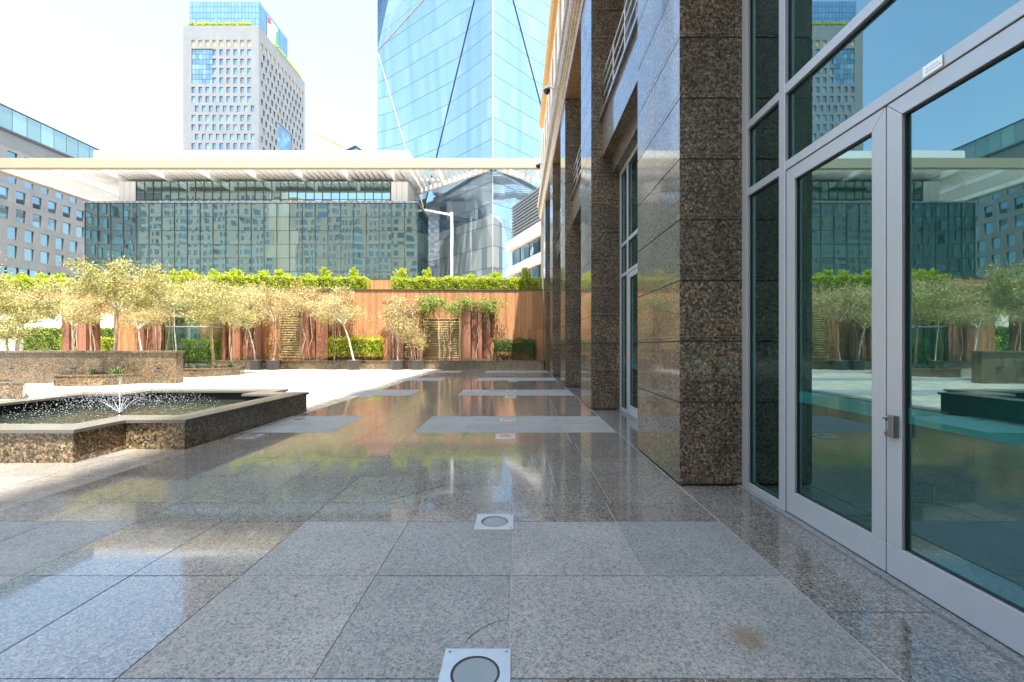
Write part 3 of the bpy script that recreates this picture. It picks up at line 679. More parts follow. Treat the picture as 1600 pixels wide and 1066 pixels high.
b = MB(); b.add([(*p,.20) for p in cross(AX-.312,AY-.312,NX,NY)], [tuple(range(n))]); b.build('water', M['water'], fo)
jx, jy = -6.80, 7.5
def nozzle(x, y, z1, r): 
    b = MB(); b.lathe([(r*1.6,.10),(r*1.6,.2),(r,.22),(r*.8,z1),(r*1.3,z1+.01),(r*1.3,z1+.03),(0,z1+.035)], x, y, 12); b.build('nozzle', M['steel_dark'], fo)
nozzle(jx, jy, .24, .03); nozzle(-7.35, 6.15, .42, .028)
# spray: central jet and a fan of droplets on ballistic arcs
def drops(name, label, pts, rad, parent=None):
    ico = [(0,0,1),(.894,0,.447),(.276,.851,.447),(-.724,.526,.447),(-.724,-.526,.447),(.276,-.851,.447),(.724,.526,-.447),(-.276,.851,-.447),(-.894,0,-.447),(-.276,-.851,-.447),(.724,-.526,-.447),(0,0,-1)]
    icf = [(0,1,2),(0,2,3),(0,3,4),(0,4,5),(0,5,1),(1,6,2),(2,7,3),(3,8,4),(4,9,5),(5,10,1),(6,7,2),(7,8,3),(8,9,4),(9,10,5),(10,6,1),(11,7,6),(11,8,7),(11,9,8),(11,10,9),(11,6,10)]
    b = MB()
    for p, r_ in zip(pts, rad): b.add([(p[0]+r_*a, p[1]+r_*c, p[2]+r_*d*1.3) for a, c, d in ico], icf, 0, True)
    return b
pts = []; rad = []
rs = random.Random(9)
for k in range(200):
    t = rs.random(); sp = .006+.03*t*t
    pts.append((jx+rs.gauss(0,sp*.6), jy+rs.gauss(0,sp*.6), .26+.62*t)); rad.append(rs.uniform(.002,.005)*(1.2-.4*t))
for k in range(2300):
    a = rs.uniform(0, 2*math.pi); reach = rs.uniform(.6,1.7); t = rs.random()**.55; r_ = reach*t
    hgt = .24+.34*4*t*(1-t)*rs.uniform(.55,1.1)
    x, y = jx+r_*math.cos(a)+rs.gauss(0,.04), jy+r_*math.sin(a)*1.0+rs.gauss(0,.04)
    if abs(x-fc[0]) < AX-.4 and abs(y-fc[1]) < AY-.4: pts.append((x,y,max(.21,hgt))); rad.append(rs.choice((.0014,.002,.0026,.0034,.0046)))
b = drops('', '', pts, rad)
for j in range(11):                              # the unbroken start of each thin jet
    a = 2*math.pi*j/11+rs.uniform(-.25,.25); R_ = rs.uniform(.9,1.6); pp = []
    for k in range(9):
        t = .24*k/8; pp.append((jx+R_*t*math.cos(a), jy+R_*t*math.sin(a), .24+.34*4*t*(1-t)))
    b.tube(pp, [(.0042-.0004*k) for k in range(9)], 5)
b.tube([(jx,jy,.24),(jx+.003,jy,.5),(jx-.004,jy,.78)], [.011,.009,.006], 6)
o = b.build('fountain_spray', M['spray']); tag(o, 'white water jet and fan of droplets over the dark fountain basin', 'water spray', kind='stuff')

# ---------------------------------------------------------------- planters and low walls
def planter(name, poly, h, label, group=None, soil=True):
    cx = sum(p[0] for p in poly)/len(poly); cy = sum(p[1] for p in poly)/len(poly)
    e = empty(name, (cx, cy, 0), label, 'planter', group)
    inn = [(cx+(p[0]-cx)*(1-.26/max(.5,math.hypot(p[0]-cx,p[1]-cy))), cy+(p[1]-cy)*(1-.26/max(.5,math.hypot(p[0]-cx,p[1]-cy)))) for p in poly]
    b = ring_wall(poly, inn, 0, h-.05); b.build('planter_wall', M['granite_lit'], e)
    out = [(cx+(p[0]-cx)*1.012, cy+(p[1]-cy)*1.012) for p in poly]
    b = ring_wall(out, inn, h-.047, h); n = len(out); b.add([(*p,h-.047) for p in out]+[(*p,h-.047) for p in inn], [(i,n+i,n+(i+1)%n,(i+1)%n) for i in range(n)]); b.build('coping', M['granite_lit'], e, bevel=.004)
    b = MB(); b.add([(*p,h-.09) for p in inn], [tuple(range(n))]); b.build('soil', M['soil'], e)
    return e
planter('planter', [(-15.85,15.0),(-14.4,15.2),(-13.45,17.1),(-14.6,18.4),(-17.2,18.4),(-17.6,16.4)], .38, 'low brown granite planter with an olive tree and three agaves behind the fountain')
planter('planter', [(-15.0,19.3),(-13.9,19.5),(-13.15,20.8),(-13.8,22.2),(-16.2,22.2),(-16.8,20.4)], .37, 'low brown granite planter with a tree, farther back near the middle of the plaza')
planter('planter', [(-17.5,11.4),(-12.85,11.4),(-13.4,11.95),(-14.6,12.9),(-17.5,13.2)], .43, 'low brown granite planter cut by the left edge behind the fountain')
pw = empty('planter_wall', (-20, 16.3, 0), 'long chest high brown granite garden wall with small recessed lights behind the fountain', 'wall')
b = MB(); x = -30
while x < -12.62: b.box(x+.002,16.2,0,min(x+1.3,-12.6)-.002,16.55,1.13); x += 1.3
b.build('wall_panel', M['granite_lit'], pw)
b = MB(); b.box(-30,16.14,1.134,-12.56,16.6,1.21); b.build('coping', M['granite_lit'], pw, bevel=.006)
for px in (18, 114, 248):
    x = (px-808)/F*16.2; b = MB(); b.box(x-.10,16.185,.46,x+.10,16.198,.60,0); b.box(x-.07,16.17,.54,x+.07,16.1845,.58,1)
    b.build('wall_light', [M['steel_dark'], M['seal']], pw)
kb = empty('planter_kerb', (-7, 25.95, 0), 'long low brown granite kerb of the planting bed under the wood clad wall', 'kerb')
b = MB(); x = -24
while x < 1.55: b.box(x+.002,25.9,0,min(x+1.2,1.58)-.002,26.15,.46); x += 1.2
b.build('kerb_block', M['granite_lit'], kb)
b = MB(); b.box(-24,25.86,.463,1.585,26.18,.51); b.build('coping', M['granite_lit'], kb, bevel=.005)
b = MB(); b.box(-24,26.18,0,1.58,26.93,.44); b.build('soil', M['soil'], kb)

# ---------------------------------------------------------------- wood clad wall with louvres and glazing
WY = 26.95; WT = 4.80
wall = empty('wood_clad_wall', (-10, WY, 0), 'tall wall clad in orange brown wood planks across the back of the plaza', 'wall')
def wx(px): return (px-808)/F*WY
def wz(py): return 1.4-(py-540)/F*WY
ops = []
lou = [(437,470,470,559),(518,530,508,559),(618,645,505,559),(659,686,498,560),(686,704,498,560),(704,720,498,560)]
glz = [(270,312,497,556)]
for a, c, t, bt in lou+glz: ops.append((wx(a)+28, max(.46,wz(bt)), wx(c)+28, wz(t)))
ops_m = [o for o in ops[:3]]+[(ops[3][0], ops[3][1], ops[5][2], ops[5][3])]+[ops[6]]
b = MB(); facade(b, (-28,WY,0), (1,0,0), (0,-1,0), 29.6, WT, ops_m+[(0,.0,3.2,3.4)], .25)
b.box(-40,WY,3.4,-28,WY+.4,WT); b.quad((-28,WY,WT),(1.6,WY,WT),(1.6,WY+.4,WT),(-28,WY+.4,WT))
b.build('cladding', M['wood'], wall)
b = MB(); b.box(-40,WY-.05,WT+.003,1.6,WY+.5,WT+.06); b.build('capping', M['hall_frame'], wall)
for o in ops[:6]:
    b = MB(); x0, z0, x1, z1 = o[0]-28, o[1], o[2]-28, o[3]
    t = .035
    b.box(x0,WY-.02,z0,x0+t,WY+.2,z1); b.box(x1-t,WY-.02,z0,x1,WY+.2,z1); b.box(x0+t,WY-.02,z0,x1-t,WY+.2,z0+t); b.box(x0+t,WY-.02,z1-t,x1-t,WY+.2,z1)
    z = z0+.08
    while z < z1-.06:
        b.add([(x0+t,WY-.01,z-.035),(x1-t,WY-.01,z-.035),(x1-t,WY+.09,z+.035),(x0+t,WY+.09,z+.035),(x0+t,WY-.01,z-.023),(x1-t,WY-.01,z-.023),(x1-t,WY+.09,z+.047),(x0+t,WY+.09,z+.047)], [(3,2,1,0),(4,5,6,7),(0,1,5,4),(1,2,6,5),(2,3,7,6),(3,0,4,7)]); z += .105
    lv = b.build('louvre_vent', M['louvre'], wall)
    b = MB(); b.quad((x0,WY+.22,z0),(x1,WY+.22,z0),(x1,WY+.22,z1),(x0,WY+.22,z1)); b.build('vent_back', M['dark'], lv)
o = ops[6]; b = MB(); x0, z0, x1, z1 = o[0]-28, o[1], o[2]-28, o[3]
b.quad((x0,WY+.1,z0),(x1,WY+.1,z0),(x1,WY+.1,z1),(x0,WY+.1,z1)); wi = b.build('window', M['roof_glass'], wall)
b = MB()
for u in (x0+.03, (x0*2+x1)/3, (x0+2*x1)/3, x1-.03): b.box(u-.03,WY+.04,z0,u+.03,WY+.097,z1)
b.build('window_frame', M['bronze'], wi)
# upper planter wall behind the hedge, terrace block
b = MB(); b.box(-40,28.3,WT-.4,1.6,28.7,5.68); b.build('upper_parapet', M['wood'], wall)
b = MB(); b.box(-40,28.28,5.683,1.6,28.72,5.74); b.build('parapet_capping', M['hall_frame'], wall)
g = MB(); g.box(-25,WY+.4,3.9,1.6,60,4.7); g.box(-80,WY+.4,4.0,-25.003,28.75,4.7); g.box(-25,WY+.9,0,1.6,60,3.897); g.box(-80,44,0,-25.01,60,4.7); tag(g.build('terrace', M['limestone']), kind='structure')
# pale glass porch in front of the glazing
gp = empty('glass_porch', (-18.9, 26.0, 0), 'frameless pale green glass porch beside the trees at the back wall', 'porch')
for (x0, y0, x1, y1) in ((-20.3,25.3,-19.0,25.3),(-18.9,25.3,-17.9,25.3),(-17.9,25.3,-17.9,26.85),(-20.3,25.3,-20.3,26.85)):
    b = MB(); b.quad((x0,y0,.2),(x1,y1,.2),(x1,y1,4.0),(x0,y0,4.0)); b.build('glass_panel', M['pale_glass'], gp)
b = MB()
for (x0, y0, x1, y1) in ((-20.3,25.3,-17.9,25.3),(-17.9,25.32,-17.9,26.85),(-20.3,25.32,-20.3,26.85)):
    for z in (.1,2.5,3.1,4.02): b.bar((x0,y0,z),(x1,y1,z),.05,.05)
b.build('rail', M['alu'], gp)
b = MB(); b.box(-20.4,25.2,0,-17.8,25.89,.08); b.build('base', M['granite'], gp)

# ---------------------------------------------------------------- vegetation
nr = np.random.default_rng(5)
def leaves_mesh(name, C, ln, wd, mats, parent=None, up=.3, D=None, origin=(0,0,0)):
    n = len(C); d = nr.normal(size=(n,3)) if D is None else D+nr.normal(size=(n,3))*.5
    d[:,2] += up*0 ; d /= np.linalg.norm(d,axis=1)[:,None]+1e-9
    s = np.cross(d, nr.normal(size=(n,3))); s /= np.linalg.norm(s,axis=1)[:,None]+1e-9
    l_ = (ln*nr.uniform(.6,1.35,n))[:,None]; w_ = (wd*nr.uniform(.7,1.3,n))[:,None]
    C = C-np.array(origin)
    V = np.stack([C-d*l_/2, C+s*w_/2-d*l_*.05, C+d*l_/2, C-s*w_/2-d*l_*.05],1).reshape(-1,3)
    me = bpy.data.meshes.new(name); me.vertices.add(4*n); me.vertices.foreach_set('co', V.ravel())
    me.loops.add(4*n); me.loops.foreach_set('vertex_index', np.arange(4*n)); me.polygons.add(n)
    me.polygons.foreach_set('loop_start', np.arange(0,4*n,4)); me.polygons.foreach_set('loop_total', np.full(n,4))
    me.materials.append(mats); me.update(calc_edges=True)
    o = bpy.data.objects.new(name, me); col.objects.link(o)
    if parent is not None: o.parent = parent
    else: o.location = origin
    return o
def hedge(x0, y0, z0, x1, y1, z1, label, m='hedge', dens=850, sprouts=(), ll=.075, body=True):
    org = ((x0+x1)/2, (y0+y1)/2, z0)
    e = empty('hedge', org, label, 'hedge')
    w_, d_, h_ = x1-x0, y1-y0, z1-z0
    faces = [(w_*h_,0),(w_*d_,1),(d_*h_,2),(d_*h_,3)]; pts = []
    def wob(a, b): return .06*np.sin(a*3.1+1)+.05*np.sin(a*7.7+b*5)+.03*np.sin(a*15+b*9)
    for ar, k in faces:
        n = int(ar*dens); u = nr.random(n); v = nr.random(n); inset = np.abs(nr.normal(0,.06,n))
        if k == 0: X = x0+u*w_; Z = z0+v*h_; Y = y0+inset+wob(X,Z)*.8
        elif k == 1: X = x0+u*w_; Y = y0+v*d_; Z = z1-inset+wob(X,Y)
        elif k == 2: Y = y0+u*d_; Z = z0+v*h_; X = x0+inset+wob(Y,Z)*.6
        else: Y = y0+u*d_; Z = z0+v*h_; X = x1-inset-wob(Y,Z)*.6
        pts.append(np.stack([X,Y,Z],1))
    for (sx, hh, rr) in sprouts:                 # unclipped shoots that stand above the top
        for q_ in range(int(9+16*rr)):
            ang = nr.uniform(0,2*np.pi); lean = nr.uniform(.05,1.0); hl = hh*(1.12-.55*lean)*nr.uniform(.75,1.1); n = int(70+130*hl)
            t = nr.random(n); bx = sx+nr.normal(0,rr*.35); sp_ = .085*(1.1-.7*t)
            pts.append(np.stack([bx+np.cos(ang)*rr*lean*t*1.1+nr.normal(0,1,n)*sp_, (y0+y1)/2-.15+np.sin(ang)*rr*lean*t+nr.normal(0,1,n)*sp_, z1-.08+t*(hl+.08)],1))
    n = int(w_*34); X = nr.uniform(x0,x1,n); t = np.abs(nr.normal(0,.13,n)); pts.append(np.stack([X, nr.uniform(y0,y1,n), z1+t],1))
    C = np.concatenate(pts)
    leaves_mesh('foliage', C, ll, ll*.5, M[m], e, origin=org)
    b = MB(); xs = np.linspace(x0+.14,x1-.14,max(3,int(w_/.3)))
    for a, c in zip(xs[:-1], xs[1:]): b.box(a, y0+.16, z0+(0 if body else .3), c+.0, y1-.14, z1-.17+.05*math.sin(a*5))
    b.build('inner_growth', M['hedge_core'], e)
    return e
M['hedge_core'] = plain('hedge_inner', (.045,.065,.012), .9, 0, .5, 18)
def hx(px, Z): return (px-808)/F*Z
HY = 27.3
hedge(hx(252,HY), 27.05, WT+.06, hx(452,HY), 28.2, 5.75, 'bright clipped hedge on top of the wood wall behind the olive trees', sprouts=[(hx(p,HY),.42,.3) for p in (268,290,330,360,372,435,410)])
hedge(hx(469,HY), 27.05, WT+.06, hx(571,HY), 28.2, 5.65, 'short bright hedge on top of the wood wall with two tall sprouts', sprouts=[(hx(505,HY),.75,.32),(hx(552,HY),.65,.26),(hx(480,HY),.25,.2)])
hedge(hx(612,HY), 27.05, WT+.06, 1.45, 28.2, 5.60, 'bright clipped hedge on top of the wood wall, reaching the granite piers', sprouts=[(hx(628,HY),.75,.36),(hx(667,HY),.68,.28),(hx(735,HY),.3,.3),(hx(776,HY),.5,.34),(hx(822,HY),.75,.3),(hx(700,HY),.2,.2)])
hedge(-39, 27.05, WT+.06, hx(106,HY), 28.2, 5.55, 'bright feathery hedge on top of the wall at the far left above the pale canopies', sprouts=[(hx(p,HY),.4,.35) for p in (5,30,60,88)])
hedge(hx(274,25.9)+.0, 26.2, .5, hx(334,26), 26.8, 1.72, 'low yellow green box hedge in the bed behind the far planter', dens=800)
hedge(hx(511,26.2), 26.2, .72, hx(594,26.2), 26.85, 1.86, 'low bright box hedge with bare stems, beside the leaning potted tree', dens=800, body=False)
hedge(hx(771,26.2), 26.2, .72, hx(837,26.2), 26.85, 1.75, 'low dark box hedge in the shade at the right end of the bed', 'hedge_shaded', dens=700, body=False)
hedge(-31.5, 30.2, 0, hx(97,30)+.3, 31.2, 2.15, 'long low hedge under the white canopies behind the garden wall', dens=420, ll=.10)
hedge(hx(152,30), 30.2, 0, hx(212,30), 31.2, 1.9, 'low hedge seen between two groups of red timber posts behind the garden wall', dens=420, ll=.10)
hedge(hx(30,33), 33.0, 0, hx(212,33), 34.0, 2.75, 'taller darker hedge behind the low hedge at the left back of the plaza', 'vine', dens=300, ll=.12)
# stems under the raised box hedges
for ee in [o for o in list(col.objects) if o.name.startswith('hedge') and o.parent is None and abs(o.location.z-.72) < .01]:
    b = MB(); rr = random.Random(int(ee.location.x*10))
    for k in range(22):
        x = ee.location.x+rr.uniform(-1.45,1.45); y = rr.uniform(26.3,26.7)
        b.tube([(x,y,.43),(x+rr.uniform(-.1,.1),y,.72),(x+rr.uniform(-.2,.2),y,1.2)], [.016,.013,.008], 5)
    b.build('stem', M['bark'], ee)

def tree(name, label, base, fork, c, r, nleaf, m='olive', bark='bark', limbs=9, tr=.06, ll=.09, lw=.03, clump=.22, group=None, bend=.08, seed=1, bottom=.8):
    rs = random.Random(seed)
    base = Vector(base); fork = Vector(fork); c = Vector(c)
    e = empty(name, base, label, 'tree', group)
    b = MB(); pts = []; k = 7
    off = Vector((rs.uniform(-1,1), rs.uniform(-1,1), 0))*bend
    for i in range(k+1):
        t = i/k; pts.append(base.lerp(fork,t)+off*math.sin(t*math.pi)+Vector((rs.uniform(-.02,.02),rs.uniform(-.02,.02),0))*(1 if 0<i<k else 0))
    b.tube(pts, [tr*(1.25 if i == 0 else 1-.3*i/k) for i in range(k+1)], 9)
    tips = []
    for i in range(limbs):
        a = 2*math.pi*i/limbs+rs.uniform(-.4,.4); q = rs.uniform(.45,.95); zz = rs.uniform(-bottom,.75)
        q *= math.sqrt(max(.1, 1-zz*zz))
        end = c+Vector((r[0]*q*math.cos(a), r[1]*q*math.sin(a), r[2]*zz))
        mid = fork.lerp(end,.5)+Vector((rs.uniform(-.1,.1),rs.uniform(-.1,.1),rs.uniform(0,.2)))*r[0]*.5
        p = [fork, fork.lerp(mid,.5)+Vector((0,0,.05)), mid, mid.lerp(end,.6), end]
        b.tube(p, [tr*.5,tr*.42,tr*.3,tr*.2,tr*.08], 6)
        for _ in range(7):
            st = (mid.lerp(end, rs.random()))
            dv = Vector((rs.gauss(0,1),rs.gauss(0,1),rs.gauss(.08,.85))).normalized()
            en = st+Vector((dv.x*r[0],dv.y*r[1],dv.z*r[2]))*rs.uniform(.3,.6)
            rel = en-c; q2 = math.sqrt((rel.x/r[0])**2+(rel.y/r[1])**2+(rel.z/r[2])**2)
            if q2 > 1: en = c+rel/q2*rs.uniform(.86,1.04)
            b.tube([st, st.lerp(en,.5)+Vector((0,0,.04)), en], [tr*.16,tr*.1,tr*.03], 4)
            tips.append((st,en))
        tips.append((mid,end))
    b.build('trunk', M[bark], e)
    nt = len(tips); per = max(3, int(nleaf*1.9)//nt); Cs = []; Ds = []
    for st, en in tips:
        n = int(per*rs.uniform(.4,1.6)); t = nr.random(n)**.6
        A = np.array(st); B = np.array(en)
        pt = A+(B-A)*t[:,None]*1.05+nr.normal(0,clump*rs.uniform(.5,1.15),(n,3))*np.array([1,1,.85])
        Cs.append(pt); dd = (B-A)/(np.linalg.norm(B-A)+1e-6); Ds.append(np.repeat(dd[None],n,0)+np.array([0,0,.25]))
    C = np.concatenate(Cs); D = np.concatenate(Ds)
    # fine outer sprays
    leaves_mesh('crown', C, ll, lw, M[m], e, D=D, origin=tuple(base))
    return e
def px_tree(name, label, Z, base, fork, cp, rp, nleaf, zbase=None, **kw):
    s = Z/F; b = P(*base, Z)
    if zbase is not None: b.z = zbase
    return tree(name, label, b, P(*fork, Z), P(*cp, Z), (rp[0]*s, min(rp[0],rp[1]*1.4)*s, rp[1]*s), nleaf, **kw)
px_tree('olive_tree', 'rounded olive tree in the planter behind the fountain jet, the tallest crown', 16.6, (181,575), (183,487), (190,447), (74,50), 9500, zbase=.3, tr=.075, limbs=11, ll=.085, lw=.028, clump=.17, seed=3, bend=.1)
px_tree('olive_tree', 'olive tree cut off by the left edge of the photo', 13.0, (-70,560), (-66,480), (-56,424), (54,52), 6000, zbase=.0, seed=5, ll=.085, lw=.028, clump=.17)
px_tree('olive_tree', 'spreading olive tree with a white trunk behind the left end of the garden wall', 19.0, (26,580), (36,500), (40,478), (78,36), 7500, zbase=.0, seed=7, bark='bark_white', ll=.09, tr=.09)
px_tree('olive_tree', 'small low olive crown by the left edge above the garden wall', 18.0, (11,580), (11,530), (8,512), (28,26), 2200, zbase=.0, seed=8, bark='bark_white', ll=.08)
px_tree('olive_tree', 'dry pale tree in front of the first group of red posts', 24.0, (117,570), (113,510), (125,474), (56,30), 5200, zbase=.0, m='dry', seed=11, bark='bark_white', tr=.05, ll=.10)
px_tree('olive_tree', 'dry pale tree with forked white stems in front of the second group of red posts', 24.4, (224,572), (216,515), (228,482), (48,30), 4800, zbase=.0, m='dry', seed=12, bark='bark_white', tr=.05, ll=.10)
px_tree('olive_tree', 'olive tree growing from the far planter in front of the third group of red posts', 20.9, (335,575), (331,508), (345,470), (66,42), 7500, zbase=.3, seed=14, tr=.075, ll=.09)
pot_trees = [
 (277,'dry potted tree with a thin white curved trunk beside the glazing', (270,560),(272,478),(292,462),(52,30),3600,'dry','bark_white',.04,21),
 (400,'small dry potted tree with looping bare stems beside the far planter', (398,560),(388,515),(382,486),(36,28),1900,'dry','bark_white',.04,22),
 (427,'dry potted tree with a straight trunk in front of the ochre louvre', (427,560),(430,505),(428,468),(62,38),5200,'dry','bark',.06,23),
 (553,'leaning potted tree with a bare white trunk beside the box hedge', (552,560),(537,508),(520,478),(58,28),3400,'dry','bark_white',.055,24),
 (621,'bushy half dead potted tree before the double louvre, the left of the pair', (621,560),(622,535),(622,506),(24,44),1500,'dry','bark',.04,25),
 (653,'bushy half dead potted tree before the double louvre, the right of the pair', (653,560),(651,540),(649,512),(20,38),1200,'dry','bark',.04,26)]
pot_labels = ['charcoal pot under the dry tree with a thin white curved trunk','charcoal pot under the small tree with looping bare stems','charcoal pot under the straight trunked tree by the ochre louvre','charcoal pot under the leaning white trunked tree','charcoal pot of the left bushy tree before the double louvre','charcoal pot of the right bushy tree before the double louvre']
PZ = 25.3; pot0 = None
for (px, lab, ba, fk, c, r, nl, m, bk, tr, sd_), pl in zip(pot_trees, pot_labels):
    loc = (hx(px,PZ), PZ, 0)
    if pot0 is None:
        pot0 = empty('plant_pot', loc, pl, 'plant pot', 'charcoal plant pots along the kerb')
        b = MB(); b.lathe([(.0,.004),(.30,.004),(.31,.02),(.375,.50),(.40,.51),(.40,.57),(.355,.57),(.35,.47)], loc[0], loc[1], 22); b.build('pot_body', M['pot'], pot0)
        b = MB(); b.lathe([(.352,.475),(.0,.49)], loc[0], loc[1], 22); b.build('pot_soil', M['soil'], pot0)
    else: copy_tree(pot0, loc, None, pl)
    px_tree('potted_tree', lab, PZ, (px,560), fk, c, r, nl, zbase=.47, m=m, bark=bk, tr=tr, seed=sd_, ll=.10, lw=.032, limbs=8 if nl > 1600 else 6, group='potted trees along the kerb')
# timber post groups with climbers
groups = [
 ([(97,107,470,1),(111,115,480,1),(119,134,478,0),(136,152,474,1)],'first group of red timber posts from the left, above the garden wall'),
 ([(214,224,478,0),(225,237,476,1),(238,252,474,0),(256,268,478,1)],'second group of red timber posts from the left, behind the olive tree in the planter'),
 ([(344,352,478,1),(363,375,476,0),(377,394,474,1),(399,408,480,0)],'third group of red timber posts, behind the far planter'),
 ([(470,482,474,0),(484,492,480,1),(494,512,476,0),(522,532,482,1)],'fourth group of red timber posts, right of the ochre louvre'),
 ([(606,612,480,1),(618,630,478,0),(640,650,476,1),(655,660,484,0)],'fifth group of red timber posts, tangled in bare climber stems'),
 ([(724,735,474,0),(737,746,472,1),(747,753,478,0),(754,766,472,1)],'sixth group of clean red timber posts, right of the double louvre')]
for gi_, (cols_, lab) in enumerate(groups):
    xm = hx(sum(a+c for a, c, _, _ in cols_)/(2*len(cols_)), 26.4)
    e = empty('pergola', (xm, 26.45, .44), lab, 'pergola', 'red timber post groups along the wall')
    for a, c, t, k in cols_:
        yv = 26.28 if k == 0 else 26.62
        b = MB(); b.box(hx(a,yv), yv, .60, hx(c,yv), yv+.22, P(a,t,yv).z); p_ = b.build('post', M['terracotta'], e, bevel=.01)
        b = MB(); b.box(hx(a,yv)-.02, yv-.02, .44, hx(c,yv)+.02, yv+.24, .597); b.build('foot', M['granite_lit'], p_)
    b = MB(); x0 = hx(cols_[0][0],26.4)-.35; x1 = hx(cols_[-1][1],26.4)+.35
    for yv in (26.34, 26.70): b.box(x0, yv, 3.92, x1, yv+.08, 4.06)
    b.build('top_beam', M['terracotta'], e)
def vine(label, px0, px1, py0, py1, Z, n, m, seed, ll=.10, droop=.5, group='climbers on the timber posts'):
    rs = random.Random(seed); x0, x1 = hx(px0,Z), hx(px1,Z); z1 = P(0,py0,Z).z; z0 = P(0,py1,Z).z
    e = empty('climbing_vine', ((x0+x1)/2, Z, .44), label, 'vine', group)
    b = MB(); Cs = []
    for k in range(7):
        xs = rs.uniform(x0+.2*(x1-x0), x1-.2*(x1-x0)); yv = Z+rs.uniform(-.2,.3)
        p = [(xs+rs.uniform(-.12,.12)*(1 if i else 0), yv+rs.uniform(-.08,.08), .44+(z1-.2-.44)*i/6) for i in range(7)]
        b.tube(p, [.03,.028,.025,.022,.02,.016,.01], 5)
    for k in range(int(10+(x1-x0)*7)):
        a = Vector((rs.uniform(x0,x1), Z+rs.uniform(-.35,.4), rs.uniform(z0+.35*(z1-z0), z1-.1))); q = a+Vector((rs.gauss(0,.45), rs.gauss(0,.25), rs.gauss(-.05,.25)))
        if q.z > z1+.15: q.z = z1
        b.tube([a, a.lerp(q,.5)+Vector((0,0,.08)), q], [.012,.009,.004], 4)
        nn = int(n/(10+(x1-x0)*7)); t = nr.random(nn)
        pt = np.array(a)+(np.array(q)-np.array(a))*t[:,None]+nr.normal(0,.13,(nn,3)); Cs.append(pt)
        if rs.random() < droop:
            hq = a+Vector((rs.uniform(-.1,.1), -.15, -rs.uniform(.3,.9))); b.tube([a,a.lerp(hq,.5)+Vector((0,-.08,0)),hq],[.008,.006,.003],4)
            t = nr.random(nn//4); Cs.append(np.array(a)+(np.array(hq)-np.array(a))*t[:,None]+nr.normal(0,.06,(nn//4,3)))
    b.build('stem', M['bark'], e)
    leaves_mesh('foliage', np.concatenate(Cs), ll, ll*.45, M[m], e, origin=((x0+x1)/2, Z, .44))
vine('dry climber heaped over the first group of red posts', 88, 165, 440, 500, 26.3, 3600, 'dry', 1)
vine('dry climber heaped over the second group of red posts', 200, 282, 442, 500, 26.3, 3600, 'dry', 2)
vine('dry climber heaped over the third group of red posts', 330, 420, 442, 500, 26.3, 4000, 'dry', 3)
vine('dry climber heaped over the fourth group of red posts', 455, 548, 448, 505, 26.3, 3600, 'dry', 4)
vine('straggling dry climber over the fifth group of red posts', 598, 672, 462, 520, 26.25, 2000, 'dry', 5)
vine('green leafy climber arching over to the sixth group of red posts', 655, 772, 463, 492, 26.2, 6500, 'vine', 6, droop=.45)
# agaves
def agave(x, y, z, s, label, seed):
    rs = random.Random(seed); e = empty('agave', (x,y,z), label, 'plant', 'agaves in the planters'); b = MB()
    for k in range(22):
        a = 2*math.pi*k/22*2.4; el = R(20+60*(k/22)); ln = s*rs.uniform(.8,1.1); d = Vector((math.cos(a)*math.cos(el), math.sin(a)*math.cos(el), math.sin(el)))
        sd2 = Vector((-math.sin(a), math.cos(a), 0)); p0 = Vector((x,y,z)); v = []
        for t, w_ in ((0,.35),(.35,1),(.7,.7),(1,.02)):
            c = p0+d*ln*t-Vector((0,0,.12*s*t*t)); v += [c-sd2*w_*s*.07, c+sd2*w_*s*.07+Vector((0,0,.0))]
        b.add(v, [(0,1,3,2),(2,3,5,4),(4,5,7,6)])
    b.build('leaves', M['agave'], e)
for i, (px, py, Z, s, lab) in enumerate(((145,580,16.2,.32,'small agave at the left end of the planter behind the fountain jet'),(182,578,15.9,.48,'largest spiky agave at the foot of the olive tree'),(221,577,16.8,.32,'small agave at the right end of the planter behind the fountain jet'),
    (308,574,20.4,.36,'small agave at the left of the far planter'),(337,573,20.3,.36,'small agave in the middle of the far planter'),(360,573,21.0,.46,'taller agave at the right of the far planter'))):
    p = P(px, py, Z); agave(p.x, p.y, .30, s, lab, i)
# white canvas canopies behind the left hedge
for k, (px0, px1, py, Z, lab) in enumerate(((40,95,505,36,'white canvas canopy with a low peak behind the left hedge'),(86,104,500,39,'narrow white canvas canopy behind the first red posts'),(150,172,512,37,'small white canvas canopy seen between the post groups'))):
    x0, x1 = hx(px0-6,Z), hx(px1+6,Z); xm = (x0+x1)/2; zt = P(0,py-6,Z).z; zb = P(0,py+14,Z).z; hw = (x1-x0)/2
    e = empty('canvas_canopy', (xm,Z,0), lab, 'canopy', 'white canvas canopies')
    b = MB(); b.add([(x0,Z-hw,zb),(x1,Z-hw,zb),(x1,Z+hw,zb),(x0,Z+hw,zb),(xm,Z,zt+.3)], [(0,1,4),(1,2,4),(2,3,4),(3,0,4)]); b.build('canvas', M['tent'], e)
    b = MB(); b.tube([(xm,Z,0),(xm,Z,zt+.28)], .06, 8); b.build('pole', M['white'], e)

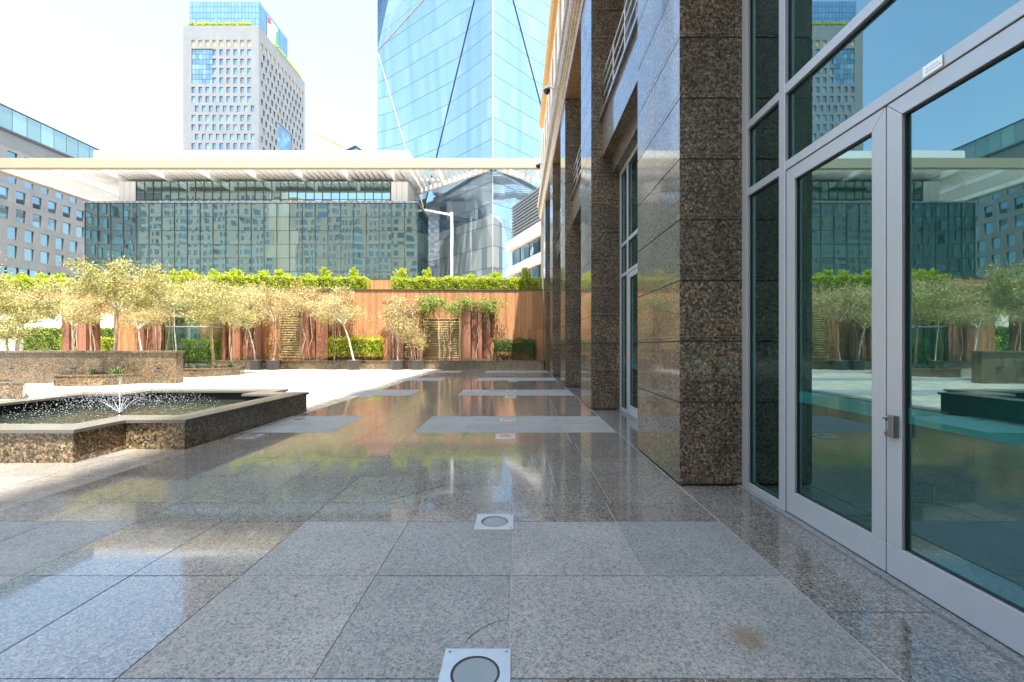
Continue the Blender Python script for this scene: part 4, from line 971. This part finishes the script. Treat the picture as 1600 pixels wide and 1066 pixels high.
# ---------------------------------------------------------------- glass hall with the white canopy
HZ = 78.5; hs_ = HZ/F
hall = empty('glass_hall', (-48, HZ, 0), 'long dark reflecting glass hall under the white canopy', 'building')
hx0, hx1, htop = (133-808)*hs_, (652-808)*hs_, 1.4+222*hs_
b = MB(); rs = random.Random(2)
ncol = 26; nrow = 11; cw = (hx1-hx0)/ncol; rh = (htop)/nrow
for i in range(ncol):
    for j in range(nrow):
        x0, x1 = hx0+i*cw+.06, hx0+(i+1)*cw-.06; z0, z1 = j*rh+.05, (j+1)*rh-.05
        t1, t2 = rs.gauss(0,.004), rs.gauss(0,.004)
        b.quad((x0,HZ-t1,z0),(x1,HZ+t1,z0),(x1,HZ+t1+t2,z1),(x0,HZ-t1+t2,z1))
for i in range(4):
    for j in range(nrow):
        y0, y1 = HZ+.1+i*2.4, HZ+.1+(i+1)*2.4-.08
        b.quad((hx1+.02,y0,j*rh+.05),(hx1+.02,y1,j*rh+.05),(hx1+.02,y1,(j+1)*rh-.05),(hx1+.02,y0,(j+1)*rh-.05))
b.build('curtain_glass', M['hall'], hall)
b = MB()
for i in range(ncol+1): x = hx0+i*cw; wd = .10 if i % 2 == 0 else .045; b.box(x-wd/2,HZ-.12,0,x+wd/2,HZ+.15,htop)
for j in range(nrow+1): z = j*rh; b.box(hx0,HZ-.06,z-.03,hx1,HZ+.13,z+.03)
b.build('mullion', M['hall_frame'], hall)
b = MB(); b.box(hx0,HZ+.16,0,hx1,HZ+9.6,htop+.1); b.box(hx0-.2,HZ-.2,htop+.053,hx1+.2,HZ+9.8,htop+.35); b.build('roof_slab', M['pale_panel'], hall)
UZ = 81.2; ux0, ux1 = (213-808)/F*UZ, (610-808)/F*UZ; uz0, uz1 = htop+.36, 1.4+257/F*UZ-.1
b = MB(); nc = 30; cw = (ux1-ux0)/nc
for i in range(nc):
    for (z0, z1) in ((uz0,uz0+1.2),(uz0+1.3,uz1)):
        t = rs.gauss(0,.006); b.quad((ux0+i*cw+.05,UZ-t,z0),(ux0+(i+1)*cw-.05,UZ+t,z0),(ux0+(i+1)*cw-.05,UZ+t,z1),(ux0+i*cw+.05,UZ-t,z1))
b.build('clerestory_glass', M['hall'], hall)
b = MB()
for i in range(nc+1): x = ux0+i*cw; b.box(x-.06,UZ-.08,uz0,x+.06,UZ+.1,uz1)
b.box(ux0,UZ-.05,uz0+1.2,ux1,UZ+.08,uz0+1.3); b.box(ux0,UZ+.2,uz0,ux1,UZ+8,uz1); b.build('clerestory_frame', M['hall_frame'], hall)
b = MB()
for (p0, p1) in ((185,212),(611,637)):
    b = MB(); a, c = (p0-808)/F*UZ, (p1-808)/F*UZ
    for k in range(3): q = (c-a)/3; b.box(a+k*q+.03,UZ,uz0,a+(k+1)*q-.03,UZ+6,uz1)
    b.build('white_panel', M['canopy'], hall)
# canopy
CZ = 75.0; CS = 1.4+278/F*CZ; CT = 1.4+293/F*CZ; cx0, cx1 = -91.4, 16.0; CB = 112.0
can = empty('flat_canopy', (-40, CZ, CS), 'huge flat white slatted canopy with a cream edge beam in front of the towers', 'canopy')
ap = Vector((-4.2, CZ+.35)); dl = Vector((-.785,.62)); dr_ = Vector((.772,.635))
b = MB(); b.box(cx0,CZ,CS,cx1,CZ+.9,CT); b.box(cx0,CZ+.9,CS,cx0+1.2,CB,CT-.1)
x = cx0+4
while x < cx1: b.box(x-.03,CZ-.012,CS+.05,x+.03,CZ-.001,CT-.05); x += 8
b.build('edge_beam', M['fascia'], can)
b = MB(); b.bar((ap.x-.6,ap.y+.9,CS+.45),(ap.x+dl.x*48,ap.y+dl.y*48+.9,CS+.45),.5,.9); b.bar((ap.x+.6,ap.y+.9,CS+.45),(ap.x+dr_.x*26,ap.y+dr_.y*26+.9,CS+.45),.5,.9); b.build('notch_beam', M['canopy'], can)
b = MB(); x = cx0+1.6; k = 0
def yend(x):
    if x < ap.x: t = (x-ap.x)/dl.x; return min(CB, ap.y+dl.y*t+.9)
    t = (x-ap.x)/dr_.x; return min(CB, ap.y+dr_.y*t+.9)
bR = MB()
while x < cx1-.3:
    ye = yend(x)-.3; bb = b if x < ap.x else bR
    if k % 8 == 0 and ye > CZ+1.2: bb.box(x-.22,CZ+.9,CS+.05,x+.22,ye,CT-.12)
    elif ye > CZ+1.2: bb.obox((x,(CZ+.95+ye)/2,CS+.72),(.30,0,.05),(0,(ye-CZ-.95)/2,0),(0,0,.03))
    x += 1.05; k += 1
b.build('slats', M['canopy'], can); bR.build('slats', M['canopy'], can)
b = MB()
for y in (84.0, 92.5, 101.0): b.box(cx0+1.2,y-.2,CS+1.15,min(cx1,ap.x+dl.x*((y-ap.y-.9)/dl.y))-.6,y+.2,CT-.13)
b.build('cross_beam', M['canopy'], can)
b = MB(); b.box((150-808)/F*80,79.6,CT-.1,(640-808)/F*80,90,1.4+303/F*80); b.build('roof_upstand', M['canopy'], can)
b = MB(); xx = (706-808)/F*81; b.tube([(xx,81,0),(xx,81,1.4+208/F*81)], .28, 16); b.build('column', M['white'], can)
b = MB(); b.bar((xx,81,1.4+204/F*81),((653-808)/F*86,86,1.4+214/F*86),.35,.4); b.build('strut', M['white'], can)
# rooftop box
rb = empty('rooftop_unit', ((406-808)/F*84,84,CT-.1), 'small white slatted box on top of the canopy under the pale tower', 'rooftop unit')
b = MB(); a, c = (400-808)/F*78, (413-808)/F*78
b.box(a,77.2,CT,c,78.4,CT+.25); b.build('unit_base', M['white'], rb)
b = MB()
for j in range(4): b.box(a+.05,77.25,CT+.3+j*.28,c-.05,78.3,CT+.45+j*.28)
b.box(a+.3,77.5,CT+.253,c-.3,78.2,CT+1.3); b.build('unit_slats', M['canopy'], rb)

# ---------------------------------------------------------------- faceted glass tower
tw = empty('glass_tower', (-4.2, 75.5, 0), 'tall blue faceted glass tower with sharp diagonal folds', 'skyscraper')
TC = Vector((-4.2, 75.5+.35, 0))
def facet(name, pts, D, N, m='tower'):
    """pts = (L, h, inset); one part, with metres as UV"""
    me = bpy.data.meshes.new(name); v = [TC+D*l_+N*-i_+Vector((0,0,h))-Vector(tw.location) for l_, h, i_ in pts]
    me.from_pydata([tuple(p) for p in v], [], [tuple(range(len(v)))])
    uv = me.uv_layers.new(name='UVMap')
    for k, (l_, h, i_) in enumerate(pts): uv.data[k].uv = (l_, h)
    me.materials.append(M[m]); me.update()
    o = bpy.data.objects.new(name, me); col.objects.link(o); o.parent = tw; return v
P1, P3, P4 = (0,74.4,0), (34,66.5,0), (21.9,30,3.0)
for D3, N3, nm in ((Vector((-.785,.62,0)).normalized(), Vector((-.62,-.785,0)).normalized(), 0), (Vector((.772,.635,0)).normalized(), Vector((.635,-.772,0)).normalized(), 1)):
    facet('facet', [(0,24,0),(21.9,24,3.0),P4,P1], D3, N3); facet('atrium_glazing', [(0,0,0),(21.9,0,3.0),(21.9,24,3.0),(0,24,0)], D3, N3, 'atrium')
    facet('facet', [P1,P4,P3], D3, N3)
    facet('facet', [P1,P3,(34,112,9),(0,112,9)], D3, N3)
    facet('facet', [(21.9,0,3.0),(34,0,0),P3,P4], D3, N3)
    q = lambda p: TC+D3*p[0]-N3*(p[2]-.06)+Vector((0,0,p[1]))
    b = MB(); b.bar(q(P1),q(P4),.13,.13); b.build('dark_trim', M['mullion_dark'], tw)
    b = MB(); b.bar(q(P3),q(P4),.12,.12); b.bar(q(P1),q(P3),.10,.10); b.build('bronze_trim', M['trim_gold'], tw)
b = MB(); dl3 = Vector((-.785,.62,0)); dr3 = Vector((.772,.635,0)); A = TC+dl3*34; B = TC+dr3*34; Cc = A+dr3*34
b.quad(A,Cc,Cc+Vector((0,0,112)),A+Vector((0,0,112))); b.quad(B,Cc,Cc+Vector((0,0,112)),B+Vector((0,0,112))); b.build('rear_wall', M['crown_glass'], tw)
b = MB(); b.bar(TC+Vector((0,-.03,0)),TC+Vector((0,-.03,112)),.09,.09); b.build('corner_trim', M['alu'], tw)

# ---------------------------------------------------------------- pale window tower
wt = empty('window_tower', (-101, 170, 0), 'pale square windowed tower with a dark blue glass crown and roof garden', 'tower')
X0_, X1_, Zf, Zb, HT = -129.6, -100.2, 170.0, 207.0, 1.4+500/F*170
def front_ops():
    o = []; orow = []
    for r_ in range(22):
        zc = HT-5.6-3.64*(r_+0)-3.64*.0; z0, z1 = zc-2.4, zc
        if z0 < 3: break
        odd = (r_ % 3 == 0) and r_ not in (0,)
        for c in range(9):
            x = 3.3+c*2.71+(1.35 if r_ in (7,10,13,16) else 0)
            if 1 <= r_ <= 4 and c < 3: continue
            (orow if r_ == 0 else o).append((x,z0,x+1.45,z1))
    return o, orow, (3.3, HT-5.6-3.64*4-2.5, 3.3+8.2, HT-5.6-3.4)
fo_, fr_, fbig = front_ops()
so_, sr_ = [], []
for r_ in range(26):
    zc = HT-5.6-3.64*r_; z0, z1 = zc-2.4, zc
    if z0 < 3: break
    for c in range(12):
        y = 1.4+c*2.95+(1.3 if r_ % 2 else 0)
        if y+1.5 > 36.2: continue
        if 7 <= r_ <= 20 and 13 < y+.7 < 26: continue
        (sr_ if r_ == 0 else so_).append((y,z0,y+1.45,z1))
sbig = (13.6, HT-5.6-3.64*20-2.4, 25.6, HT-5.6-3.64*6-3.0)
b = MB()
facade(b, (X0_,Zf,0), (1,0,0), (0,-1,0), X1_-X0_, HT, fo_+fr_+[fbig], .5)
facade(b, (X1_,Zf,0), (0,1,0), (1,0,0), Zb-Zf, HT, so_+sr_+[sbig], .5)
b.quad((X0_,Zf,HT-.6),(X1_,Zf,HT-.6),(X1_,Zb,HT-.6),(X0_,Zb,HT-.6)); b.quad((X0_,Zf,0),(X0_,Zb,0),(X0_,Zb,HT),(X0_,Zf,HT)); b.quad((X0_,Zb,0),(X1_,Zb,0),(X1_,Zb,HT),(X0_,Zb,HT))
b.build('wall', M['pale_panel'], wt)
fa = ((X0_,Zf,0),(1,0,0),(0,-1,0)); sa = ((X1_,Zf,0),(0,1,0),(1,0,0))
allw = [(fa,o,'window') for o in fr_+fo_]+[(sa,o,'window') for o in sr_+so_]
vis = [x for x in allw if x[1][3] > 70]
vis.sort(key=lambda x: (x[0] is sa, -x[1][3]))
for k, (ax, o, _) in enumerate(vis[:98]):
    b = MB(); pane(b, *ax, o, .35); b.build('window', M['ochre_window'] if (o in fr_ or o in sr_) else M['window'], wt)
b = MB(); bo = MB()
for (ax, o, _) in vis[98:]+[x for x in allw if x[1][3] <= 70]: pane(bo if o in sr_ else b, *ax, o, .35)
tag(b.build('distant_window', M['window'], wt), kind='stuff')
tag(bo.build('distant_shutter', M['ochre_window'], wt), kind='stuff')
for ax, o in ((fa,fbig),(sa,sbig)):
    b = MB(); nx = 6; nz = max(4, int((o[3]-o[1])/1.9))
    for i in range(nx):
        for j in range(nz):
            a = o[0]+(o[2]-o[0])*i/nx; z = o[1]+(o[3]-o[1])*j/nz
            pane(b, *ax, (a+.05,z+.06,a+(o[2]-o[0])/nx-.05,z+(o[3]-o[1])/nz-.06), .3)
    gw = b.build('glass_bay', M['window'], wt)
    b = MB(); pane(b, *ax, o, .42); b.build('bay_back', M['mullion_dark'], gw)
b = MB(); kx0, kx1, kz0, kz1, KT = X0_+1.3, X1_-.8, Zf+1.6, 193.0, 1.4+1.337*100.5+.4
for i in range(20):
    for j in range(5):
        a = kx0+(kx1-kx0)*i/20; z = HT-.5+(KT-HT+.5)*j/5
        b.quad((a+.04,kz0,z+.05),(a+(kx1-kx0)/20-.04,kz0,z+.05),(a+(kx1-kx0)/20-.04,kz0,z+(KT-HT+.5)/5-.05),(a+.04,kz0,z+(KT-HT+.5)/5-.05))
for i in range(16):
    for j in range(5):
        a = kz0+(kz1-kz0)*i/16; z = HT-.5+(KT-HT+.5)*j/5
        b.quad((kx1,a+.04,z+.05),(kx1,a+(kz1-kz0)/16-.04,z+.05),(kx1,a+(kz1-kz0)/16-.04,z+(KT-HT+.5)/5-.05),(kx1,a+.04,z+(KT-HT+.5)/5-.05))
b.build('crown_glazing', M['crown_glass'], wt)
b = MB(); b.box(kx0+.1,kz0+.1,HT-.55,kx1-.1,kz1-.1,KT-.1); b.build('crown_core', M['mullion_dark'], wt)
# banner on the side of the crown
b = MB(); by0, by1 = 177.0, 184.5
b.quad((kx1+.15,by0,HT-.2),(kx1+.15,by1,HT-.2),(kx1+.15,by1,KT-1.5),(kx1+.15,by0,KT-1.5),0)
b.quad((kx1+.2,by0+.1,KT-4.6),(kx1+.2,by0+2.6,KT-3.4),(kx1+.2,by0+2.6,KT-1.6),(kx1+.2,by0+.1,KT-1.6),1)
b.quad((kx1+.2,by1-2.0,HT),(kx1+.2,by1-.1,HT),(kx1+.2,by1-.1,KT-3),(kx1+.2,by1-1.4,KT-3),2)
b.add([(kx1+.2,by0+3.4+1.2*math.cos(t*math.pi/5),HT+2.8+1.6*math.sin(t*math.pi/5)) for t in range(10)], [tuple(range(10))], 3)
b.build('banner', [M['white'], M['red'], M['green'], M['ochre_window']], wt)
Cs = []
for k in range(9):
    cx_ = X0_+3+k*2.75; n = 260; Cs.append(np.stack([cx_+nr.normal(0,.85,n), Zf+.6+nr.normal(0,.25,n), HT+.45+np.abs(nr.normal(0,.55,n))],1))
for k in range(9):
    n = 150; Cs.append(np.stack([X1_-.3+nr.normal(0,.2,n), Zf+13+k*2.6+nr.normal(0,.9,n), HT+.3+np.abs(nr.normal(0,.5,n))],1))
leaves_mesh('roof_garden', np.concatenate(Cs), .5, .28, M['hedge'], wt, origin=tuple(wt.location))

# ---------------------------------------------------------------- grey office block on the left
ob = empty('office_block', (-100, 90, 0), 'grey stone office block with rows of square windows at the far left', 'building')
OX = -100.0; oy0, oy1 = 40.0, 118.0
ops = []
for r_ in range(9):
    zc = 34.8-3.7*(r_-1)+.0; z0, z1 = zc-1.25, zc+1.25
    if z0 < 17.5 or z1 > 40: continue
    off = 0 if r_ % 4 in (0, 1) else 1.5
    y = 1.0+off
    while y < 76: ops.append((y,z0,y+1.75,z1)); y += 3.0
b = MB(); facade(b, (OX,oy0,17.0), (0,1,0), (1,0,0), oy1-oy0, 26.2, [(a,z0-17,c,z1-17) for a,z0,c,z1 in ops], .35)
b.quad((OX,oy0,17),(OX-40,oy0,17),(OX-40,oy0,48),(OX,oy0,48)); b.quad((OX,oy0,47.5),(OX-40,oy0,47.5),(OX-40,oy1,47.5),(OX,oy1,47.5)); b.quad((OX,oy1,0),(OX-40,oy1,0),(OX-40,oy1,47.5),(OX,oy1,47.5))
b.build('wall', M['grey_panel'], ob)
k = 0; b2 = MB()
ops.sort(key=lambda o: (abs(o[0]+oy0-93)))
for a, z0, c, z1 in ops:
    if k < 96:
        b = MB(); pane(b, (OX,oy0,0), (0,1,0), (1,0,0), (a,z0,c,z1), .28); wi = b.build('window', M['window'], ob)
    else: pane(b2, (OX,oy0,0), (0,1,0), (1,0,0), (a,z0,c,z1), .28)
    k += 1
if b2.f: tag(b2.build('distant_window', M['window'], ob), kind='stuff')
b = MB(); y = oy0
while y < oy1: b.quad((OX-.3,y+.05,0),(OX-.3,y+1.95,0),(OX-.3,y+1.95,16.98),(OX-.3,y+.05,16.98)); y += 2.0
b.build('ground_glazing', M['window'], ob)
b = MB(); y = oy0
while y < oy1: b.box(OX-.34,y-.05,0,OX-.1,y+.05,16.98); y += 2.0
b.box(OX-.6,oy0,0,OX-.4,oy1,17); b.build('glazing_frame', M['mullion_dark'], ob)
b = MB(); y = oy0
while y < oy1: b.quad((OX+.05,y+.04,43.75),(OX+.05,y+2.56,43.75),(OX+.05,y+2.56,48.0),(OX+.05,y+.04,48.0)); y += 2.6
b.build('roof_screen', M['roof_glass'], ob)
b = MB(); b.box(OX-.2,oy0,43.205,OX+.35,oy1,43.7); b.box(OX-.1,oy0,48.02,OX+.2,oy1,48.25); b.box(OX-.3,oy0,43.71,OX-.1,oy1,48); b.build('roof_edge', M['mullion_dark'], ob)

# ---------------------------------------------------------------- louvred building to the right of the glass tower
lb = empty('louvred_building', (3, 66, 0), 'grey building with dark horizontal louvres and sweeping white bands beside the piers', 'building')
A = Vector((-1.0,75.5,0)); B = Vector((7.5,56,0)); d = (B-A); ln = d.length; d.normalize(); nn = Vector((d.y,-d.x,0)); nn = -nn if nn.y > 0 else nn
def strip(b, z0, z1, off, a=0, c=1, th=.3, rise=0):
    p = A+d*ln*a; q = A+d*ln*c
    v = [p+nn*off+Vector((0,0,z0)), q+nn*off+Vector((0,0,z0+rise)), q+nn*(off-th)+Vector((0,0,z0+rise)), p+nn*(off-th)+Vector((0,0,z0))]
    b.add(v+[x+Vector((0,0,z1-z0)) for x in v], [(3,2,1,0),(4,5,6,7),(0,1,5,4),(1,2,6,5),(2,3,7,6),(3,0,4,7)])
b = MB(); strip(b, 0, 25.2, -.5, 0, 1, 6); b.build('core', M['mullion_dark'], lb)
b = MB(); z = 19.2
while z < 25.2: strip(b, z, z+.26, .0, .0, 1, .35); z += .52
b.build('louvres', plain('louvre_grey', (.22,.235,.25), .4, .3), lb)
b = MB(); strip(b, 17.6, 19.0, .9, -.03, 1, 1.4, .6); strip(b, 13.4, 14.5, .9, -.03, 1, 1.4, .6); b.build('white_band', M['white'], lb)
b = MB()
for k in range(6):
    strip(b, 14.6, 17.5, -.1, k/6+.01, (k+1)/6-.01, .1); strip(b, 8, 13.3, -.1, k/6+.01, (k+1)/6-.01, .1)
b.build('ribbon_window', M['window'], lb)
# far cream buildings on the skyline
fb = empty('far_building', (-110, 260, 0), 'pale cream building with a sloping roofline far behind the canopy', 'building')
Z = 260; p = lambda a, c: (P(a,c,Z).x, P(a,c,Z).z)
pts = [p(481,260),p(481,205),p(484,204),p(536,228),p(536,260)]
b = MB(); n = len(pts); b.add([(x,Z,z) for x,z in pts]+[(x,Z+30,z) for x,z in pts], [tuple(range(n)),tuple(range(2*n-1,n-1,-1))]+[(i,(i+1)%n,n+(i+1)%n,n+i) for i in range(n)]); b.build('wall', M['beige'], fb)
b = MB(); b.bar((pts[2][0],Z-.2,pts[2][1]+.6),(pts[3][0],Z-.2,pts[3][1]+.6),1.2,.8); b.build('roof_edge', M['white'], fb)
gb = empty('gabled_roof', (-93, 250, 0), 'small grey gabled roof peeping over the canopy beside the glass tower', 'building')
Z = 250; b = MB(); a, t, c = P(529,242,Z), P(556,229,Z), P(574,242,Z)
b.add([a,t,c,(c.x,c.y,0),(a.x,a.y,0),a+Vector((0,20,0)),t+Vector((0,20,0)),c+Vector((0,20,0))], [(0,1,2,3,4),(0,1,6,5),(1,2,7,6)]); b.build('gable', M['window'], gb)
b = MB(); b.bar(a+Vector((0,-.3,0)),t+Vector((0,-.3,0)),1,.9); b.bar(t+Vector((0,-.3,0)),c+Vector((0,-.3,0)),1,.9); b.build('roof_edge', M['mullion_dark'], gb)

# ---------------------------------------------------------------- buildings behind the camera, seen only as reflections
for (x0, x1, y, h, lab, m, fl, dx) in ((-112,-10,-62,76,'beige stone office building with square windows, mirrored in the dark glass hall','beige',4.0,3.4),(-215,-125,-70,84,'pale stone block with square windows, mirrored at the left of the glass hall','limestone',4.2,3.8)):
    e = empty('stone_building', (x0,y,0), lab, 'building'); b = MB(); ops = []
    j = 0
    while 2+j*fl+2.4 < h-2:
        i = 0
        while 1.5+i*dx+1.9 < x1-x0-1: ops.append((1.5+i*dx,2+j*fl,1.5+i*dx+1.9,2+j*fl+2.5)); i += 1
        j += 1
    facade(b, (x0,y,0), (1,0,0), (0,1,0), x1-x0, h, ops, .4)
    b.quad((x1,y,0),(x1,y-30,0),(x1,y-30,h),(x1,y,h)); b.quad((x0,y,0),(x0,y-30,0),(x0,y-30,h),(x0,y,h)); b.quad((x0,y,h-.5),(x1,y,h-.5),(x1,y-30,h-.5),(x0,y-30,h-.5))
    b.build('wall', M[m], e)
    b = MB()
    for o in ops: pane(b, (x0,y,0), (1,0,0), (0,1,0), o, .35)
    tag(b.build('window', M['window'], e), kind='stuff')

# fallen leaves near the camera
for k, (px, py, lab) in enumerate(((462,932,'curled red brown dry leaf on the paving near the left front'),(487,963,'tiny pale brown dry leaf on the paving, the nearer one'),(541,762,'very small dry leaf on the polished paving left of the inlaid square'),(1010,878,'crumpled dry leaf at the pale slab edge near the glass doors'))):
    Z = F*1.4/(py-540); x = (px-808)/F*Z; s = .014-.005*k
    b = MB(); b.add([(x-s,Z,.004),(x-.3*s,Z-s*.6,.007),(x+s,Z+.1*s,.012),(x+.2*s,Z+s*.6,.010),(x,Z,.005)], [(0,1,4),(1,2,4),(2,3,4),(3,0,4)])
    tag(b.build('dry_leaf', M['leaf_dry'], origin=(x,Z,0)), lab, 'leaf', 'fallen leaves')
